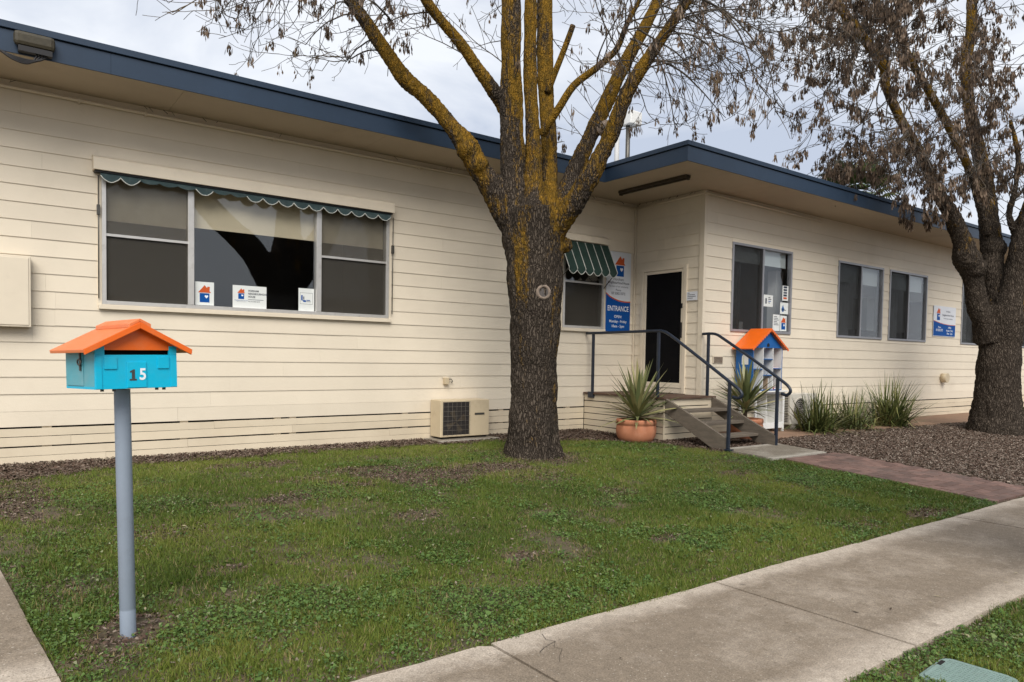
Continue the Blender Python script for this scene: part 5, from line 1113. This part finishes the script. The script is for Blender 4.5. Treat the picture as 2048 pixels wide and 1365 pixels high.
# strappy clumps along the wing
flaxm = tintmat('flax_leaf', [(0, (.035, .050, .016)), (.5, (.095, .115, .032)), (.85, (.20, .20, .07)), (1, (.34, .28, .13))], .45, .4)
def clump(lab, loc, n, L, seed, spread=.9):
    c = thing('strappy_plant', lab, 'plant', loc, group='strappy plants along the wing wall'); rn = random.Random(seed); V = []; tt = []
    for i in range(n):
        az = rn.uniform(0, 6.283); el = R(90-rn.triangular(0, 78, 38)*spread); l = L*rn.uniform(.55, 1.1); bd = rn.uniform(.1, .75)*math.cos(el); w_ = rn.uniform(.009, .017)
        b = Vector((rn.gauss(0, .14), rn.gauss(0, .10), -.02)); d = Vector((math.cos(az)*math.cos(el), math.sin(az)*math.cos(el), math.sin(el))); sd1 = Vector((-math.sin(az), math.cos(az), 0)); k = 6; P = []
        kink = rn.random() < .15
        for j in range(k+1):
            t = j/k; p = b+d*l*t-Vector((0, 0, bd*l*t*t*(1.6 if kink and t > .6 else .8))); ww = w_*(1-t**2.2)+.0006; P += [p-sd1*ww, p+sd1*ww]
        tn = rn.random()
        for j in range(k): V += [P[2*j], P[2*j+1], P[2*j+3], P[2*j+2]]; tt.append(tn*.85+.15*(j/k))
    np_mesh('foliage', np.array([tuple(v) for v in V]), np.arange(len(V)), 4, flaxm, np.array(tt), c)['kind'] = 'stuff'
    return c
clump('strappy green plant beside the split-system air conditioner', (12.05, 7.0, -.03), 300, 1.05, 1, 1.15)
clump('middle strappy plant between two larger clumps on the wing bed', (13.2, 7.0, -.03), 240, .9, 2, 1.15)
clump('largest strappy clump along the wing wall', (14.6, 6.95, -.03), 430, 1.2, 3, 1.15)
clump('strappy plant just right of the seed-laden tree', (19.2, 6.1, -.03), 110, .95, 4, 1.12)

# ------------------------------------------------------------------ lawn, weeds, mulch
def mulch_edge(X): return np.interp(X, [-2, .16, .5, 1.7, 3.2, 5, 6.3, 7.28, 7.55, 8.16, 8.3], [8.1, 8.15, 8.3, 8.70, 8.66, 8.66, 8.45, 8.1, 7.85, 7.1, 6.2])
BARE = [(4.1, 6.55, 1.15, .42, .9), (3.4, 7.1, .6, .25, .7), (4.9, 6.1, .5, .35, .5), (5.7, 7.1, .62, .62, .6), (.60, 3.95, .17, .20, .95), (.46, 3.72, .14, .12, .6), (2.15, 6.2, .32, .2, .7), (2.4, 7.95, .5, .2, .6), (4.39, 3.76, .18, .10, .9), (3.1, 3.95, .17, .11, .7), (7.38, 3.12, .45, .13, .9), (6.3, 3.3, .3, .2, .4), (1.0, 5.6, .3, .2, .45), (.25, 7.2, .28, .7, .8), (5.2, 5.1, .25, .16, .6), (1.25, 4.6, .14, .1, .6), (2.9, 5.2, .2, .12, .5), (.35, 4.6, .12, .25, .5), (2.6, 6.9, .3, .14, .5), (7.3, 5.2, .3, .14, .4)]
def bare(X, Y):
    b = np.zeros_like(X); wx = (vnoise(X*5, Y*5)-.5)*.5+(vnoise(X*14+7, Y*14)-.5)*.3
    for (cx, cy, ax, ay, s_) in BARE:
        d_ = np.sqrt(((X-cx)/ax)**2+((Y-cy)/ay)**2)+wx*1.3; b = np.maximum(b, s_*np.clip((1.25-d_)/.5, 0, 1))
    return b
def lawn_mask(X, Y):
    xe = np.interp(Y, [2.9, 3.5, 4.2, 5.15, 5.8, 8.5], [.31, .275, .20, .10, .04, -.25])+.015
    lim = np.where(Y < 5.5, 8.585, np.where(Y < 6.36, 8.38, 8.30))
    ye = mulch_edge(X)+(vnoise(X*6, Y*6+40)-.5)*.22
    return (X > xe+(vnoise(X*20, Y*20)-.5)*.03) & (X < lim) & (Y > 2.945+(vnoise(X*13, Y*3)-.72)*.10) & (Y < ye)
def strip_mask(X, Y): return (Y < 1.650+(vnoise(X*9, Y*2+9)-.35)*.07) & ~((np.abs(X-3.70) < .172) & (np.abs(Y-1.36) < .158))
def blades(X, Y, h, w_, lean, tint):
    n = len(X); Z = gz(Y)-.006; a = rs.rand(n)*6.283; l = np.abs(rs.normal(0, lean, n))+.1; b = rs.rand(n)*6.283
    hv = h*np.cos(np.clip(l, 0, 1.35)); ho = h*np.sin(np.clip(l, 0, 1.35))
    V = np.empty((n, 3, 3)); cx, sx = np.cos(a)*w_, np.sin(a)*w_
    V[:, 0] = np.stack([X-cx, Y-sx, Z], 1); V[:, 1] = np.stack([X+cx, Y+sx, Z], 1); V[:, 2] = np.stack([X+np.cos(b)*ho, Y+np.sin(b)*ho, Z+hv], 1)
    return V.reshape(-1, 3)
VV = []; TT = []
for (xa, xb, ya, yb, dens, mask) in ((.0, 8.7, 2.85, 4.6, 24000, lawn_mask), (-.1, 8.7, 4.6, 6.4, 15000, lawn_mask), (-.6, 8.5, 6.4, 9.0, 11500, lawn_mask), (2.6, 7.5, .2, 1.75, 20000, strip_mask), (-6, 2.6, -1.2, 1.75, 1200, strip_mask), (7.5, 22, -1.2, 1.75, 1500, strip_mask)):
    n = int((xb-xa)*(yb-ya)*dens); X = xa+rs.rand(n)*(xb-xa); Y = ya+rs.rand(n)*(yb-ya)
    nz = vnoise(X*2.3, Y*2.3)*.5+vnoise(X*7, Y*7)*.3+vnoise(X*19, Y*19)*.2
    keep = mask(X, Y) & (rs.rand(n) < np.clip(-.30+2.0*nz, .06, 1)*(1-bare(X, Y)))
    # never through the trunk or the post
    keep &= ((X-5.68)**2+(Y-7.15)**2 > .36**2) & ((X-.585)**2+(Y-3.925)**2 > .05**2)
    X, Y, nz = X[keep], Y[keep], nz[keep]; n = len(X)
    big = vnoise(X*1.1+31, Y*1.1)
    h = (.018+.026*rs.rand(n))*(.65+.8*nz)*(1+.5*(vnoise(X*3.1+9, Y*3.1) > .7))
    VV.append(blades(X, Y, h, .0022+.0020*rs.rand(n), .92, None))
    tn = np.clip(.05+.55*big+.22*rs.normal(0, 1, n)*.6+.15*(nz-.5)+.10*np.clip((Y-6.5)/2, 0, 1), 0, .80); dry = rs.rand(n) < .07+.20*np.clip(.48-nz, 0, 1)*2+.3*bare(X, Y); tn[dry] = .86+.14*rs.rand(dry.sum())
    TT.append(tn)
V = np.concatenate(VV); T_ = np.concatenate(TT)
grassm = tintmat('grass_blade', [(0, (.062, .100, .019)), (.35, (.122, .170, .028)), (.6, (.19, .225, .042)), (.80, (.245, .245, .06)), (.86, (.20, .15, .06)), (1, (.38, .30, .15))], .55, .25, .25)
tag(np_mesh('grass', V, np.arange(len(V)), 3, grassm, T_), 'short patchy green lawn grass in front of the building', 'grass', kind='stuff')
print('blades', len(V)//3)
# clover and flat weeds
VV = []; TT = []
for (xa, xb, ya, yb, dens, mask) in ((.0, 8.7, 2.9, 4.8, 7500, lawn_mask), (0, 8.6, 4.8, 7.6, 3200, lawn_mask), (2.8, 7.5, .4, 1.7, 6500, strip_mask)):
    n = int((xb-xa)*(yb-ya)*dens); X = xa+rs.rand(n)*(xb-xa); Y = ya+rs.rand(n)*(yb-ya)
    pn = vnoise(X*1.6+50, Y*1.6+20)*.6+vnoise(X*6+3, Y*6)*.4
    keep = mask(X, Y) & (rs.rand(n) < np.clip((pn-.40)*5, 0.03, 1)*(1-bare(X, Y))) & ((X-5.68)**2+(Y-7.15)**2 > .36**2)
    X, Y = X[keep], Y[keep]; n = len(X); Z = gz(Y)+.008+.022*rs.rand(n); sz = .0036+.0050*rs.rand(n); k = 6
    big = rs.rand(n) < .025; sz[big] *= 2.2
    nx = rs.normal(0, .42, (n, 2)); a0 = rs.rand(n)*6.283
    P = np.empty((n, k, 3))
    for j in range(k):
        a = a0+j*2*math.pi/k; rr_ = sz*(1+.25*math.cos(3*j*2*math.pi/k)); dx, dy = np.cos(a)*rr_, np.sin(a)*rr_
        P[:, j, 0] = X+dx; P[:, j, 1] = Y+dy; P[:, j, 2] = Z+dx*nx[:, 0]+dy*nx[:, 1]
    VV.append(P.reshape(-1, 3)); TT.append(np.clip(rs.normal(.45, .25, n), 0, 1))
V = np.concatenate(VV); T_ = np.concatenate(TT)
weedm = tintmat('weed_leaf', [(0, (.044, .088, .020)), (.5, (.095, .165, .036)), (.9, (.15, .21, .055)), (1, (.24, .25, .14))], .5, .3, .2)
tag(np_mesh('clover', V, np.arange(len(V)), 6, weedm, T_), 'low clover and flat weeds growing in the lawn', 'weeds', kind='stuff')
print('weeds', len(T_))
# bark mulch
VV = []; TT = []
def chips(X, Y, L0, L1, zoff, tlo, thi):
    n = len(X); Z = gz(Y)+zoff*rs.rand(n); a = rs.rand(n)*6.283; l = (L0+(L1-L0)*rs.rand(n)**1.6)/2; w_ = .0024+.0042*rs.rand(n); ti = rs.normal(0, .28, n); ro_ = rs.normal(0, .5, n)
    dx, dy = np.cos(a), np.sin(a); P = np.empty((n, 4, 3))
    for j, (s_, t) in enumerate(((-1, -1), (1, -.7), (.85, 1), (-.9, .8))):
        P[:, j, 0] = X+dx*l*s_-dy*w_*t; P[:, j, 1] = Y+dy*l*s_+dx*w_*t; P[:, j, 2] = Z+l*s_*ti+w_*t*ro_+.004
    VV.append(P.reshape(-1, 3)); TT.append(tlo+(thi-tlo)*rs.rand(n))
def samp(xa, xb, ya, yb, dens):
    n = int((xb-xa)*(yb-ya)*dens); return xa+rs.rand(n)*(xb-xa), ya+rs.rand(n)*(yb-ya)
X, Y = samp(-1, 8.40, 6.2, D1-.02, 4200); k = (Y > mulch_edge(X)-.14+(vnoise(X*6, Y*6+40)-.5)*.3) & ~((X > 5.2) & (X < 6.27) & (Y > 8.66)) & ((X < 8.36) | (Y < 7.38)); chips(X[k], Y[k], .014, .045, .02, .0, .85)
X, Y = samp(9.80, 16.5, 2.95, 6.9, 5000); e_lo = np.where(Y < 5.52, 9.95, 9.8); k = (X > e_lo+(vnoise(X*9, Y*9)-.5)*.08) & (Y < 6.74-.0149*(X-9.86)+(vnoise(X*5, Y*4)-.5)*.16) & ((X-15.86)**2+(Y-5.53)**2 > .4**2); chips(X[k], Y[k], .015, .045, .024, .1, 1)
X, Y = samp(16.5, 26, 2.95, 6.6, 1600); k = (X-15.86)**2+(Y-5.53)**2 > .5**2; chips(X[k], Y[k], .03, .08, .026, .1, 1)
X, Y = samp(8.42, 9.8, 6.34, 7.38, 5000); chips(X, Y, .02, .05, .02, 0, .8)
X, Y = samp(9.75, 9.95, 5.5, 6.9, 4000); chips(X, Y, .02, .05, .02, 0, .9)
X, Y = samp(0, 8.5, 3, 8.6, 4500); k = lawn_mask(X, Y) & (rs.rand(len(X)) < bare(X, Y)*1.0+.05) & ((X-5.68)**2+(Y-7.15)**2 > .34**2); chips(X[k], Y[k], .008, .028, .014, .0, .85)
X, Y = samp(.3, 14, 2.85, 3.0, 700); chips(X, Y, .008, .03, .006, .2, 1)
X, Y = samp(3, 9, 1.6, 1.72, 900); chips(X, Y, .008, .03, .006, .1, .9)
V = np.concatenate(VV); T_ = np.concatenate(TT)
mulchm = tintmat('mulch_chip', [(0, (.036, .022, .016)), (.35, (.100, .063, .045)), (.7, (.165, .122, .096)), (1, (.36, .30, .245))], .9, .2)
tag(np_mesh('mulch', V, np.arange(len(V)), 4, mulchm, T_), 'brown bark mulch along the walls and under the trees', 'mulch', kind='stuff')
print('chips', len(T_))
# fallen leaves and twigs on path and lawn
VV = []; TT = []
LX = np.concatenate([rs.rand(46)*11+.6, rs.rand(70)*8+.4]); LY = np.concatenate([1.75+rs.rand(46)*1.1, 3.1+rs.rand(70)*5])
LX = np.concatenate([LX, [.47, .52, .44, .62, .7, 4.16, 4.22]]); LY = np.concatenate([LY, [3.62, 3.55, 3.7, 3.66, 3.5, 1.60, 1.57]])
n = len(LX); Z = np.where(LY < 2.94, -.2225, gz(LY)+.028); a = rs.rand(n)*6.283; l = .012+.022*rs.rand(n); w_ = l*.22; dx, dy = np.cos(a), np.sin(a); P = np.empty((n, 4, 3))
for j, (s_, t) in enumerate(((-1, 0), (0, -1), (1, 0), (.1, 1))):
    P[:, j, 0] = LX+dx*l*s_-dy*w_*t; P[:, j, 1] = LY+dy*l*s_+dx*w_*t; P[:, j, 2] = Z+.001+.006*rs.rand(n)
tag(np_mesh('leaf_litter', P.reshape(-1, 3), np.arange(4*n), 4, tintmat('litter_leaf', [(0, (.03, .022, .016)), (.4, (.12, .08, .05)), (1, (.42, .36, .22))], .8), rs.rand(n)), 'scattered dry leaves on the lawn and footpath', 'leaves', kind='stuff')
